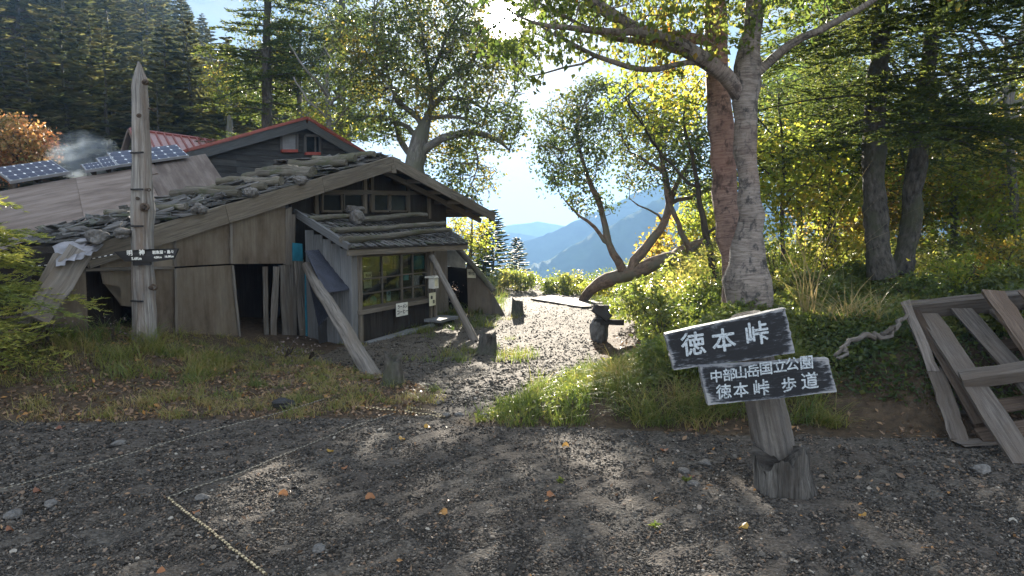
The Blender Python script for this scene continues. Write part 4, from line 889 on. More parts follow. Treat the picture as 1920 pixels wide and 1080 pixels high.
g1r = grope([(-60, 945), (0, 932), (300, 845), (470, 798), (608, 757)], .045); rope('rope', g1r, .004, 'long thin grey cord stretched low over the gravel below the grass bank', R_GR, 90, 'cords on the gravel')
g2r = grope([(500, 1082), (400, 1003), (316, 937)], .015); rope('rope', g2r, .0065, 'striped twisted rope crossing the gravel at the bottom edge', R_TW, 80, 'cords on the gravel', .002)
g3r = grope([(316, 937), (450, 892), (560, 845), (640, 812), (740, 778)], .018); rope('rope', g3r, .004, 'grey cord running from the bend of the striped rope towards the path', R_GR, 90, 'cords on the gravel', .002)
g4r = grope([(660, 765), (740, 772), (830, 785)], .014); rope('rope', g4r, .006, 'short yellowish cord along the edge of the grass at the path mouth', R_TW, 40, 'cords on the gravel', .003)
g5r = grope([(770, 768), (800, 772), (835, 785)], .018); rope('rope', g5r, .004, 'thinnest yellowish cord meeting the short one at the path mouth', R_TW, 40, 'cords on the gravel', .003)
# ------------------------------------------------------------------ the leaning wooden sign
sb = G(1470, 912); Yq = sb[1]
sg = empty('pass_sign', tuple(sb), 'leaning weathered sign with two worn black boards lettered in white', 'sign')
def SP(px, py, dy=0.0): return P(px, py, Yq+dy)
pc = [(1474, 925, 56), (1470, 905, 54), (1466, 880, 50), (1463, 848, 50)]
m = MB(); T = len(pc)
# lower stub: a hollowed half log with a jagged top
k = 72; an_ = np.arange(k)/k*2*PI; rows = []
jag = np.repeat(rng.normal(0, 1, k//4), 4)+rng.normal(0, .3, k)
for j_, (x, y, r) in enumerate(pc):
    c = SP(x, y, -.09); rr = r/FPX*Yq*(1+.06*np.sin(an_*5+1)+.04*np.sin(an_*13+j_*.4)-.12*np.exp(-((an_-4.95)/.1)**2)-.08*np.exp(-((an_-4.2)/.07)**2)-.07*np.exp(-((an_-5.5)/.07)**2)); row = c+np.stack([np.cos(an_)*rr, np.sin(an_)*rr*.8, np.zeros(k)], 1)
    if j_ == 3: row[:, 2] += jag*.022+.05*np.sin(an_*2.5+1.2)-.07*np.exp(-((an_-4.9)/.13)**2)
    rows.append(row)
rows = np.concatenate(rows); i = np.arange(3)[:, None]*k; j = np.arange(k)[None]; j2 = (j+1) % k
m.add(rows, np.stack([i+j, i+j2, i+k+j2, i+k+j], -1).reshape(-1, 4), np.stack([rows[:, 2], rows[:, 0], rows[:, 1]], 1), .6)
c = SP(1463, 852, -.09); m.add(np.concatenate([rows[-k:], [c-(0, 0, .05)]]), [(x, (x+1) % k, k) for x in range(k)], None, .2)
part(m, 'base_stub', W_STUB, sg)
m = MB(); a_, b2 = SP(1464, 900, .05), SP(1399, 590, .02)
T = np.linspace(0, 1, 14)[:, None]; q = a_*(1-T)+b2*T; m.crackpost(q, np.interp(T[:, 0], [0, .3, .5, 1], [40, 41, 38, 31])/FPX*Yq, 60, 5, .13, .85)
part(m, 'post', W_SIGNPOST, sg, True)
def signboard(cs, dy, nm, th=.05, n=14):
    """A,B,C,D = lower-left, lower-right, upper-right, upper-left pixels"""
    A, B, C, D = [SP(*p, dy) for p in cs]; U, V = np.meshgrid(np.linspace(0, 1, 34), np.linspace(0, 1, n))
    p = A*((1-U)*(1-V))[..., None]+B*(U*(1-V))[..., None]+C*(U*V)[..., None]+D*((1-U)*V)[..., None]
    Lu = np.linalg.norm(B-A); Lv = np.linalg.norm(D-A); e = np.minimum(np.minimum(U, 1-U)*Lu, np.minimum(V, 1-V)*Lv)
    xd = unit(B-A); yd = unit(D-A); nf = np.cross(xd, yd)
    jx = rng.normal(0, .0022, n); 
    p = p+xd*(jx[:, None]*((U < .01)-(U > .99)*-1.))[..., None]+yd*((np.sin(U*9+dy*90)*.0015+np.sin(U*31)*.0008)*((V > .99)|(V < .01)))[..., None]
    va = .45*np.clip(1-e/.022, 0, 1)**2+.55*ss(.86, 1, U)*rng.random(U.shape)+.25*ss(.15, 0, U)*rng.random(U.shape); m = MB(); N0 = U.size; idx = np.arange(N0).reshape(U.shape)
    f = np.stack([idx[:-1, :-1], idx[:-1, 1:], idx[1:, 1:], idx[1:, :-1]], -1).reshape(-1, 4)
    rim = np.concatenate([idx[0, :], idx[1:, -1], idx[-1, -2::-1], idx[-2:0:-1, 0]]); r2 = np.roll(rim, -1)
    P_ = p.reshape(-1, 3); bk = P_-nf*th
    gc = np.stack([U*Lu, V*Lv, U*0], -1).reshape(-1, 3)+rng.random(3)*20
    m.add(np.concatenate([P_, bk]), np.concatenate([f, f[:, ::-1]+N0, np.stack([r2, rim, rim+N0, r2+N0], -1)]), np.concatenate([gc, gc+(0, 0, th)]), np.concatenate([va.ravel(), va.ravel()*0+.55]))
    o = part(m, nm, M_SIGN, sg); return o, A, B, C, D, xd, yd, nf
BO1 = .0026; BO2 = .0012
o1, A, B, C, D, xd1, yd1, nf1 = signboard([(1264, 694), (1491, 662), (1472, 578), (1247, 626)], -.22, 'upper_board')
for s_, px, py in (('徳', 1300, 648), ('本', 1357, 641), ('峠', 1419, 628)):
    c = SP(px, py, -.22)+nf1*.002; text(s_, .145, c, xd1, nf1, M_TEXT, o1, 'lettering', .0015, BO1, 1, sg)
o2, A, B, C, D, xd2, yd2, nf2 = signboard([(1329, 760), (1570, 735), (1552, 672), (1311, 688)], -.28, 'lower_board')
for s_, px, py, z_ in (('中', 1343, 707, .078), ('部', 1367, 704, .078), ('山', 1389, 700, .078), ('岳', 1412, 697, .078), ('国', 1436, 692, .082), ('立', 1462, 688, .082), ('公', 1485, 684, .082), ('園', 1512, 681, .085),
                  ('徳', 1357, 736, .092), ('本', 1389, 733, .092), ('峠', 1427, 729, .10), ('歩', 1479, 723, .092), ('道', 1518, 716, .105)):
    c = SP(px, py, -.28)+nf2*.002; text(s_, z_, c, xd2, nf2, M_TEXT, o2, 'lettering', .0012, BO2, 1, sg)
# ------------------------------------------------------------------ wooden pallet leaning on the bank
rk = empty('wooden_pallet', tuple(P(1800, 820, 4.9)), 'broken grey wooden pallet leaning against the bank', 'pallet')
def rp(A, B, wpx, th, up, mt=W_RACK, nm='plank', lab=None, w2=None, cut=.02):
    m = MB(); A, B = P(*A), P(*B); m.plank(A, B, wpx, th, up, .004, 9, w2=w2, cut=cut); return part(m, nm, mt, rk, label=lab)
upR = unit(np.cross(P(1920, 548, 6.2)-P(1712, 572, 6.3), P(1740, 585, 6.25)-P(1915, 860, 4.6))); upR = upR if upR[2] > 0 else -upR
rp((1740, 590, 6.2), (1925, 872, 4.5), .17, .03, upR, lab='widest and longest plank of the pallet, running to the ground')
rp((1802, 580, 6.15), (2000, 800, 4.75), .16, .03, upR); rp((1868, 582, 6.1), (2120, 780, 4.8), .13, .03, upR); rp((1935, 575, 6.05), (2200, 745, 4.9), .14, .03, upR)
rp((1708, 582, 6.3), (2060, 548, 5.95), .16, .08, np.cross(upR, (1, 0, 0)), nm='rail', lab='top rail of the pallet')
rp((1800, 712, 5.30), (2100, 672, 5.0), .12, .10, upR, nm='rail', lab='middle rail crossing over the planks')
rp((1697, 566, 6.22), (1752, 700, 5.65), .075, .05, (-.5, -1, .45), nm='side_board', lab='split side board with a pale sunlit edge')
rp((1716, 585, 6.28), (1838, 800, 5.05), .07, .08, (-.6, -.8, .5), W_RUST, nm='side_board')
rp((1752, 690, 5.7), (1800, 826, 5.0), .12, .03, (-.5, -1, .45), nm='side_board', lab='short lower side board standing on the soil')
rp((1862, 548, 5.95), (1960, 690, 5.2), .17, .04, upR+(.1, 0, 0), W_RUST, nm='broken_plank', lab='rotten brown plank lying over the top rail')
rp((1925, 548, 5.9), (2010, 660, 5.3), .12, .03, upR, W_RUST, nm='broken_plank')
dn = -upR*.14
for a_, b_, y_ in (((1770, 640, 5.95), (2060, 600, 5.6), 0), ((1790, 690, 5.6), (2080, 650, 5.3), 0), ((1820, 745, 5.2), (2100, 700, 5.0), 0), ((1840, 790, 4.95), (2100, 745, 4.8), 0)):
    m = MB(); m.plank(P(*a_)+dn, P(*b_)+dn, .14, .025, upR, .004, 6); part(m, 'back_slat', W_RUST, rk)
for k_, (px, py, L, a0, lab) in enumerate(((1840, 828, .42, .2, 'loose flat board end lying under the pallet'), (1815, 775, .35, -.3, 'short pale board lying in the shade under the pallet'))):
    c = G(px, py, .03); m = MB(); d = np.array([math.cos(a0), math.sin(a0), 0])*L/2; m.plank(c-d, c+d, .12, .02, UP, .004, 5, cut=.02); tag(m.build('loose_board', W_RACK, loc=c), lab, 'board', 'loose boards under the pallet')
# ------------------------------------------------------------------ platform, second signpost, stumps, far things on the path
Yd = 17.2; dk = empty('plank_platform', tuple(G(1060, 572)), 'low plank platform beside the path at the crest', 'platform')
dA, dB, dC, dD = P(1000, 561, 17.6), P(1098, 577, 15.2), P(1127, 568, 16.6), P(1040, 553, 19.2)
for k_ in range(6):
    a0, a1 = k_/6, (k_+.93)/6; m = MB(); c0, c1 = dA+(dD-dA)*(a0+a1)/2, dB+(dC-dB)*(a0+a1)/2
    m.plank(c0, c1, np.linalg.norm(dD-dA)/6*.93, .04, UP, .004, 5, cut=.05); part(m, 'plank', W_WIN, dk)
m = MB(); m.plank(dA-UP*.13, dB-UP*.13, .05, .2, UP); part(m, 'beam', W_DARK, dk); m = MB(); m.plank(dB-UP*.13, dC-UP*.13, .05, .2, UP); part(m, 'beam', W_DARK, dk)
for q in (dA*.85+dB*.15, dA*.5+dB*.5, dB*.97+dC*.03, dC): m = MB(); m.plank([q[0], q[1], q[2]-.4], [q[0], q[1], q[2]-.03], .09, .09, (0, 1, 0)); part(m, 'leg', W_DARK, dk)
pm = G(1125, 640); s2 = empty('trail_marker', tuple(pm), 'short dark trail marker post with two crossed boards in front of the bushes', 'sign'); Ym = pm[1]
m = MB(); m.plank(P(1126, 642, Ym), P(1130, 572, Ym), .2, .14, (0, -1, 0), .006, 6); part(m, 'post', B_DARK, s2)
m = MB(); m.plank(P(1114, 577, Ym-.1), P(1143, 597, Ym-.25), .13, .035, (.3, -1, .2), .004, 5); part(m, 'board', W_DARK, s2, label='upper board slanting downwards')
m = MB(); m.plank(P(1114, 603, Ym-.1), P(1170, 605, Ym-.1), .09, .035, (0, -1, 0), .004, 5); part(m, 'board', W_DARK, s2)
stone(P(1118, 626, Ym-.05), (.10, .09, .2), 'pale upright stone leaning on the short trail marker', 'stones by the path')
def stump(px, py, r, h, lab):
    c = G(px, py); k = 14; a = np.arange(k)/k*2*PI; j = rng.normal(0, 1, k); m = MB(); rows = []
    for t, rr, in ((-.1, 1.35), (0.08, 1.2), (.4, 1.0), (.8, .93), (1, .88)):
        rows.append(np.stack([c[0]+np.cos(a)*r*rr*(1+.12*np.sin(a*3+px)), c[1]+np.sin(a)*r*rr, c[2]+h*t+j*h*.13*(t == 1)], 1))
    rows = np.concatenate(rows); i = np.arange(4)[:, None]*k; jj = np.arange(k)[None]; j2 = (jj+1) % k
    m.add(rows, np.stack([i+jj, i+j2, i+k+j2, i+k+jj], -1).reshape(-1, 4), np.stack([rows[:, 2], rows[:, 0], rows[:, 1]], 1)); m.add(np.concatenate([rows[-k:], [c+(0, 0, h*.8)]]), [(x, (x+1) % k, k) for x in range(k)])
    tag(m.build('tree_stump', B_DARK, smooth=False, loc=c), lab, 'stump', 'stumps around the path')
stump(739, 722, .10, .30, 'dark rotten stump at the foot of the thick prop'); stump(916, 662, .13, .26, 'black stump at the foot of the slimmer prop'); stump(969, 592, .12, .32, 'small dark stump standing on the path'); stump(737, 690, .05, .12, 'low stub of a stump just beyond the rotten one')
c = G(531, 760, .03); stone(c, (.085, .06, .05), 'black lump of stone at the end of the grey cord', 'stones by the path', mt=M_BLACKP)
# dead twisted root on the bank by the pallet
def branchy(name, lines, mt, lab, cat, grp=None, k=8, jit=.01):
    m = MB()
    for L in lines:
        a = np.array([P(p[0], p[1], p[2]) for p in L]); r = [p[3] for p in L]; n = len(L); T = np.linspace(0, n-1, n*4); q = np.stack([np.interp(T, range(n), a[:, i]) for i in range(3)], 1); q += rng.normal(0, jit, q.shape)
        m.tube(q, np.interp(T, range(n), r), k, .08)
    return tag(m.build(name, mt, smooth=True, loc=P(*lines[0][0][:3])), lab, cat, grp)
branchy('dead_root', [[(1565, 665, 5.6, .014), (1592, 640, 5.6, .02), (1622, 625, 5.7, .024), (1650, 632, 5.8, .021), (1676, 625, 5.9, .02), (1686, 600, 6.0, .02), (1700, 590, 6.1, .015)], [(1650, 632, 5.8, .02), (1664, 618, 5.85, .02), (1680, 612, 5.9, .015)], [(1580, 650, 5.6, .018), (1590, 665, 5.55, .015), (1570, 672, 5.5, .01)]], W_SIGNPOST, 'twisted bleached root lying on the bank next to the pallet', 'root')
for k_, (px, py, s_, lab) in enumerate(((378, 933, .03, 'rounded grey stone beside the bend of the striped rope'), (220, 832, .035, 'pale flat stone on the gravel below the tall post'), (1215, 950, .02, ''), (1283, 884, .03, 'grey stone near the sign, first of a small cluster'), (1322, 868, .035, 'larger grey stone between the bank and the leaning sign'), (1300, 905, .03, 'angular stone under a dead leaf near the leaning sign'), (600, 1028, .03, 'dark angular stone on the gravel by the bottom edge'), (835, 778, .03, 'small black stone at the tip of the yellowish cords'), (1840, 880, .05, 'flat grey stone on the dark soil below the pallet'), (905, 778, .035, 'dark stone at the tip of the grass island'), (862, 777, .03, 'brownish stone beside the grass island'), (24, 966, .04, 'pale wedge-shaped stone by the long grey cord'), (95, 945, .03, 'small pale stone beyond the wedge-shaped one'))):
    if lab: c = G(px, py, s_*.3); stone(c, (s_*1.3, s_, s_*.6), lab, 'larger stones on the gravel', s_=1)
# ------------------------------------------------------------------ plants
def grow(roots, att, step, kill, infl, iters=160, maxn=6000, bias=(0, 0, .08), seed=0):
    """space colonisation: roots = (points, parents); returns points, parents"""
    rg = np.random.default_rng(seed); pts = [np.array(p, float) for p in roots[0]]; par = list(roots[1]); att = att.copy()
    best = np.full(len(att), 1e9); bi = np.zeros(len(att), int)
    def upd(k0):
        nonlocal best, bi
        for k in range(k0, len(pts)):
            d = np.linalg.norm(att-pts[k], axis=1); w_ = d < best; best[w_] = d[w_]; bi[w_] = k
    upd(0); bias = np.array(bias)
    for it in range(iters):
        if not len(att): break
        a = np.nonzero(best < infl)[0]
        if not len(a): 
            infl *= 1.4
            if infl > 30: break
            continue
        k0 = len(pts); dirs = {}
        dv = unit(att[a]-np.array(pts)[bi[a]]); n = len(pts); acc = np.zeros((n, 3)); np.add.at(acc, bi[a], dv)
        for q in np.unique(bi[a]):
            d = unit(unit(acc[q])+bias+rg.normal(0, .18, 3)); pts.append(pts[q]+d*step); par.append(q)
        upd(k0); keep = best > kill; att = att[keep]; best = best[keep]; bi = bi[keep]
        if len(pts) > maxn: break
    return np.array(pts), np.array(par)
def skel(lines, step, Y=None):
    """hand-drawn limbs: list of polylines of (x,y,Y,r) in pixels; a limb starts at the nearest earlier node"""
    pts = []; par = []; rad = []
    for L in lines:
        a = np.array([P(p[0], p[1], p[2]) for p in L]); r = np.array([p[3] for p in L], float)
        ln = np.concatenate([[0], np.cumsum(np.linalg.norm(np.diff(a, axis=0), axis=1))]); n = max(2, int(ln[-1]/step)); T = np.linspace(0, ln[-1], n+1)
        # smooth path
        q = np.stack([np.interp(T, ln, a[:, i]) for i in range(3)], 1)
        for _ in range(2): q[1:-1] = (q[:-2]+2*q[1:-1]+q[2:])/4
        q[1:-1] += rng.normal(0, step*.05, q[1:-1].shape); rr = np.interp(T, ln, r)
        if pts: k = int(np.argmin(np.linalg.norm(np.array(pts)-q[0], axis=1)))
        else: k = -1
        s0 = 1 if k >= 0 else 0
        for i in range(s0, len(q)):
            pts.append(q[i]); par.append(k if i == s0 else len(pts)-2); rad.append(rr[i])
    return pts, par, rad
def radii(pts, par, tip, given, ex=2.4):
    n = len(pts); a = np.zeros(n); ch = np.zeros(n, int)
    for i in range(n-1, -1, -1):
        if ch[i] == 0: a[i] = tip**ex
        if par[i] >= 0: a[par[i]] += a[i]; ch[par[i]] += 1
    r = a**(1/ex); g_ = np.zeros(n); g_[:len(given)] = given
    r[:len(given)] = np.maximum(np.array(given), tip); 
    for i in range(len(given), n): r[i] = min(r[i], r[par[i]]*.92)
    return r, ch
def limbs(mb, pts, par, r, kmin=4, kmax=12, cut=0.0, rough=.05):
    n = len(pts); best = np.full(n, -1)
    for i in range(n):
        p = par[i]
        if p >= 0 and (best[p] < 0 or r[i] > r[best[p]]): best[p] = i
    started = np.zeros(n, bool)
    for i in range(n):
        if par[i] < 0 or best[par[i]] != i:
            ch = ([par[i]] if par[i] >= 0 else [])+[i]; k = i
            while best[k] >= 0: k = best[k]; ch.append(k)
            if r[i] < cut: continue
            q = pts[ch]; rr = r[ch].copy()
            if par[i] >= 0: rr[0] = min(rr[0], rr[1]*1.25)
            rr = rr*(1+rng.normal(0, .06, len(rr))*(rr > .04)); mb.tube(q, rr, int(np.clip(round(4+rr.max()*60), kmin, kmax)), rough if rr.max() > .03 else 0, False)
def leafmesh(mb, C, size, nrm=None, droop=0.0, va=None, asp=.62, fold=.25, rg=rng, curl=0):
    n = len(C); size = np.broadcast_to(size, (n,))*rg.uniform(.5, 1.35, n)
    d = rg.normal(0, 1, (n, 3)); d[:, 2] = d[:, 2]*.6-droop; d = unit(d)
    u = rg.normal(0, 1, (n, 3)) if nrm is None else nrm+rg.normal(0, .5, (n, 3)); s = unit(np.cross(d, u)); u = np.cross(s, d)
    L = size[:, None]; w_ = L*asp/2
    v = np.stack([C, C+d*L*.45+s*w_+u*w_*fold, C+d*L-u*L*.08, C+d*L*.45-s*w_+u*w_*fold], 1).reshape(-1, 3)
    k = np.arange(n)[:, None]*4; f = np.concatenate([k+[0, 1, 2], k+[0, 2, 3]])
    va = rg.random(n) if va is None else va
    mb.add(v, f, None, np.repeat(va, 4))
AF = 4.0
def ell(px, py, Y, rx, ry, rd, n, seed, hollow=.0, flat=0):
    rg = np.random.default_rng(seed); n = int(n*AF); q = unit(rg.normal(0, 1, (n, 3)))*(hollow+(1-hollow)*rg.random((n, 1))**(1/3)); c = P(px, py, Y)
    return c+q*np.array([rx/FPX*Y, rd, ry/FPX*Y])
def cluster_va(C, sc_=1.0, seed=0, base=.45, amp=.28):
    s = seed*1.7; return np.clip(base+amp*np.sin(C[:, 0]*1.9/sc_+s)*np.cos(C[:, 2]*2.3/sc_+s*2+C[:, 1])+rng.normal(0, .17, len(C)), 0, 1)
def tree(name, lines, clouds, lab, lm, bm, step=.25, kill=None, infl=None, tip=.006, leaf=.06, per=10, spread=.16, group=None, seed=1, trunk_only=False, droop=.5, maxn=6000, vbase=.45, twig=None, leaf_r=None, cat='tree', asp=.62, vamp=.28, drop=0.0, kmax=12):
    p0 = P(*lines[0][0][:3]); root = empty(name, tuple(p0), lab, cat, group)
    pts, par, rad = skel(lines, step); att = np.concatenate(clouds) if clouds else np.zeros((0, 3))
    if len(att): pts, par = grow((pts, par), att, step, step*1.05, infl or step*9, seed=seed, maxn=maxn)
    pts = np.array(pts); par = np.array(par); r, ch = radii(pts, par, tip, rad)
    m = MB(); limbs(m, pts, par, r, kmax=kmax); part(m, 'trunk', bm, root, True)
    if len(att):
        sel = np.nonzero((r < (leaf_r or tip*2.6)) & (np.arange(len(pts)) >= len(rad)))[0]
        if drop: 
            q = pts[sel]; kp = (np.sin(q[:, 0]*2.1+seed)*np.cos(q[:, 2]*2.7+seed*3)+np.sin(q[:, 1]*1.7)) > -1.6+drop*2.2; sel = sel[kp]
        rg = np.random.default_rng(seed+50); per = int(per*2.2*1.75); kp = rg.random(len(sel)) < .56; C = np.repeat(pts[sel][kp], per, 0); C = C+rg.normal(0, spread*.95, C.shape)*(1, 1, .75)
        cs_ = unit(C-CAM)@SD; C = C[(cs_ < math.cos(R(1.5))) | (rg.random(len(C)) < .12)]      # the crowns part a little where the sun stands
        m = MB(); leafmesh(m, C, leaf, None, droop, cluster_va(C, 1, seed, vbase, vamp), asp, rg=rg); part(m, 'crown', lm, root)
    return root
# ---- birches in front on the bank
gb = G(1405, 600); YB = 7.0
B_L = [[(1408, 640, YB, 0.258), (1404, 585, YB, 0.205), (1402, 545, YB, 0.242), (1402, 515, YB, 0.223), (1402, 485, YB, 0.163), (1405, 440, YB, 0.132), (1406, 380, YB, 0.109), (1400, 300, YB, 0.109), (1398, 230, YB, 0.116), (1398, 175, YB, 0.127), (1405, 110, YB, 0.099), (1412, 50, YB, 0.095), (1418, -20, YB, 0.092), (1430, -200, YB, 0.084), (1425, -420, YB+.2, 0.070), (1440, -700, YB+.3, 0.042)],
       [(1395, 185, YB, 0.094), (1368, 148, YB-.05, 0.083), (1330, 115, YB-.1, 0.080), (1290, 90, YB-.15, 0.077), (1245, 78, YB-.2, 0.074), (1200, 62, YB-.3, 0.067), (1150, 30, YB-.35, 0.060), (1105, 0, YB-.4, 0.054), (1040, -60, YB-.5, 0.047), (960, -150, YB-.6, 0.034)],
       [(1300, 92, YB-.15, 0.041), (1250, 72, YB-.3, 0.041), (1200, 55, YB-.4, 0.037), (1150, 62, YB-.5, 0.034), (1100, 55, YB-.6, 0.030), (1040, 50, YB-.7, 0.023), (1000, 42, YB-.8, 0.013)],
       [(1300, 95, YB-.1, 0.037), (1210, 78, YB, 0.034), (1150, 78, YB, 0.030), (1110, 56, YB, 0.023), (1050, 25, YB, 0.017), (980, -10, YB, 0.010)],
       [(1320, 110, YB-.1, 0.034), (1300, 116, YB-.1, 0.030), (1240, 130, YB-.2, 0.030), (1210, 137, YB-.25, 0.027), (1165, 125, YB-.3, 0.026), (1110, 105, YB-.35, 0.022), (1065, 78, YB-.4, 0.019), (1030, 60, YB-.4, 0.012)],
       [(1130, 110, YB-.3, 0.013), (1090, 118, YB-.3, 0.012), (1040, 135, YB-.3, 0.010), (985, 145, YB-.3, 0.007)],
       [(1405, 160, YB, 0.041), (1440, 110, YB-.1, 0.044), (1480, 78, YB-.2, 0.041), (1540, 55, YB-.3, 0.037), (1600, 25, YB-.4, 0.030), (1650, -10, YB-.5, 0.027), (1760, -90, YB-.6, 0.013)],
       [(1415, -20, YB, 0.060), (1330, -160, YB-.3, 0.047), (1220, -260, YB-.6, 0.034), (1100, -330, YB-.8, 0.020)],
       [(1420, -60, YB, 0.060), (1540, -220, YB, 0.047), (1640, -330, YB, 0.027)]]
cl_ = [ell(1180, 45, YB-.35, 230, 75, .9, 150, 1), ell(1010, 40, YB-.5, 110, 110, .7, 90, 2), ell(1260, -60, YB, 330, 90, 1.5, 240, 3), ell(1230, 100, YB, 110, 45, .6, 40, 4), ell(1300, -380, YB, 420, 230, 2.6, 380, 5), ell(1750, -60, YB-.4, 150, 60, .7, 50, 6)]
tree('birch_tree', B_L, cl_, 'big pale birch with a long limb reaching across the sky, behind the leaning sign', L_BIRCH, B_BIRCH, step=.16, kill=.24, infl=1.4, tip=.0035, leaf=.062, per=5, spread=.085, seed=3, droop=1.2, asp=.72, kmax=24)
B2 = [[(1392, 560, YB+.45, .20), (1375, 480, YB+.5, .14), (1362, 400, YB+.5, .13), (1355, 300, YB+.5, .13), (1348, 200, YB+.5, .125), (1345, 120, YB+.5, .12), (1342, 40, YB+.5, .115), (1340, -60, YB+.5, .11), (1330, -300, YB+.6, .08), (1340, -600, YB+.6, .05)],
      [(1346, 90, YB+.5, .07), (1320, 74, YB+.4, .06), (1290, 72, YB+.3, .055), (1255, 70, YB+.3, .05), (1215, 52, YB+.3, .035), (1190, 56, YB+.3, .02)]]
tree('birch_tree', B2, [ell(1330, -420, YB+.6, 260, 200, 1.8, 160, 8), ell(1240, 60, YB+.4, 70, 40, .4, 30, 9)], 'slimmer pinkish birch stem standing just beyond the big pale birch', L_BIRCH, B_PINK, step=.17, kill=.27, infl=1.4, tip=.0035, leaf=.062, per=5, spread=.09, seed=5, droop=1.2, kmax=20)
# ---- twisted tree lying over the slope
YT = 16.0
T_L = [[(1085, 580, YT+1.2, .1), (1108, 538, YT+.8, .13), (1140, 524, YT+.4, .17), (1180, 514, YT, .2), (1205, 505, YT, .19), (1235, 490, YT, .17), (1265, 482, YT+.2, .16), (1300, 462, YT+.5, .15), (1330, 452, YT+.6, .12), (1360, 458, YT+.8, .1)],
       [(1168, 506, YT, .12), (1160, 490, YT, .09), (1143, 465, YT, .085), (1132, 430, YT, .08), (1133, 400, YT, .075), (1120, 375, YT, .07), (1105, 340, YT, .055), (1090, 300, YT, .045), (1080, 250, YT, .035)],
       [(1143, 465, YT, .05), (1130, 458, YT, .05), (1132, 440, YT, .045), (1118, 425, YT, .04), (1100, 415, YT, .035), (1080, 405, YT, .028), (1070, 390, YT, .02), (1060, 372, YT, .014), (1050, 365, YT, .01)],
       [(1178, 503, YT, .14), (1195, 485, YT, .12), (1215, 460, YT, .11), (1235, 435, YT, .1), (1250, 415, YT, .09), (1256, 385, YT, .085), (1250, 340, YT, .08), (1240, 290, YT, .06), (1225, 240, YT, .05)],
       [(1256, 380, YT, .06), (1270, 345, YT, .055), (1290, 305, YT, .05), (1310, 265, YT, .04)],
       [(1250, 470, YT, .1), (1290, 505, YT+.1, .09), (1300, 500, YT+.1, .08), (1296, 470, YT, .07), (1280, 450, YT-.1, .065), (1272, 420, YT-.2, .06), (1255, 380, YT-.2, .05), (1245, 345, YT-.3, .045), (1240, 300, YT-.2, .03)],
       [(1250, 415, YT, .03), (1240, 405, YT, .03), (1220, 395, YT, .025), (1195, 390, YT, .02), (1180, 372, YT, .012)],
       [(1245, 330, YT, .04), (1225, 310, YT, .035), (1205, 295, YT, .03), (1180, 285, YT, .02)],
       [(1256, 380, YT, .05), (1280, 372, YT, .05), (1310, 366, YT, .045), (1340, 350, YT, .03)]]
cl_ = [ell(1075, 270, YT, 75, 95, 1.3, 260, 11), ell(1125, 195, YT, 70, 55, 1.2, 140, 12), ell(1110, 385, YT, 55, 28, .6, 25, 13), ell(1245, 250, YT, 90, 75, 1.6, 260, 14), ell(1200, 330, YT, 50, 30, 1.0, 25, 15), ell(1300, 320, YT, 60, 50, 1.2, 90, 16)]
tree('crooked_tree', T_L, cl_, 'crooked old tree whose trunk lies almost flat over the edge of the slope', L_OLIVE, B_BROWN, step=.22, kill=.34, infl=2.0, tip=.007, leaf=.085, per=9, spread=.16, seed=7, drop=.32, vbase=.42)
# ---- the big spreading tree behind the hut
YS = 19.0
S_L = [[(775, 330, YS, 0.326), (778, 300, YS, 0.286), (785, 270, YS, 0.245), (792, 245, YS, 0.224), (800, 228, YS, 0.110), (808, 200, YS, 0.084), (812, 180, YS, 0.076), (805, 140, YS, 0.055), (800, 100, YS, 0.043), (790, 50, YS, 0.029)],
       [(780, 300, YS, 0.137), (800, 275, YS, 0.132), (830, 258, YS-.3, 0.110), (870, 247, YS-.5, 0.093), (910, 250, YS-.7, 0.072), (935, 262, YS-.8, 0.055), (955, 282, YS-.9, 0.037)],
       [(796, 235, YS, 0.082), (775, 210, YS, 0.077), (755, 200, YS, 0.065), (735, 175, YS, 0.055), (728, 140, YS, 0.044), (715, 100, YS, 0.033), (700, 60, YS, 0.028)],
       [(785, 262, YS, 0.088), (765, 235, YS+.2, 0.072), (740, 225, YS+.3, 0.055), (700, 215, YS+.4, 0.037), (670, 225, YS+.5, 0.028)],
       [(812, 180, YS, 0.065), (795, 155, YS, 0.049), (770, 140, YS, 0.044), (755, 130, YS, 0.033)],
       [(808, 195, YS, 0.082), (830, 185, YS, 0.065), (850, 175, YS, 0.060), (880, 190, YS, 0.049), (905, 205, YS, 0.037), (940, 210, YS, 0.028)],
       [(812, 178, YS, 0.077), (822, 160, YS, 0.065), (840, 145, YS, 0.055), (870, 130, YS, 0.044), (895, 100, YS, 0.033), (910, 60, YS, 0.028)],
       [(800, 228, YS, 0.065), (830, 215, YS-.4, 0.055), (870, 222, YS-.7, 0.044), (905, 235, YS-.9, 0.033)],
       [(870, 247, YS-.5, 0.037), (890, 270, YS-.6, 0.033), (900, 300, YS-.7, 0.025), (890, 330, YS-.8, 0.016)],
       [(806, 150, YS, 0.044), (830, 90, YS-.2, 0.037), (850, 40, YS-.3, 0.028), (880, -20, YS-.3, 0.022)],
       [(728, 140, YS, 0.028), (690, 120, YS, 0.022), (650, 90, YS, 0.016)],
       [(775, 300, YS+.6, 0.110), (750, 270, YS+.8, 0.088), (745, 240, YS+1, 0.065), (730, 210, YS+1.2, 0.044)]]
cl_ = [ell(800, 90, YS, 150, 130, 2.3, 620, 21), ell(690, 110, YS, 80, 110, 1.8, 230, 22), ell(915, 130, YS-.5, 85, 110, 1.7, 260, 23), ell(915, 240, YS-.8, 70, 50, 1.4, 110, 24), ell(880, 340, YS-.8, 60, 50, 1.2, 90, 25), ell(720, 220, YS+.6, 70, 50, 1.3, 110, 26), ell(840, 290, YS+.8, 60, 50, .8, 60, 27), ell(930, 40, YS-1, 90, 70, 1.2, 150, 28)]
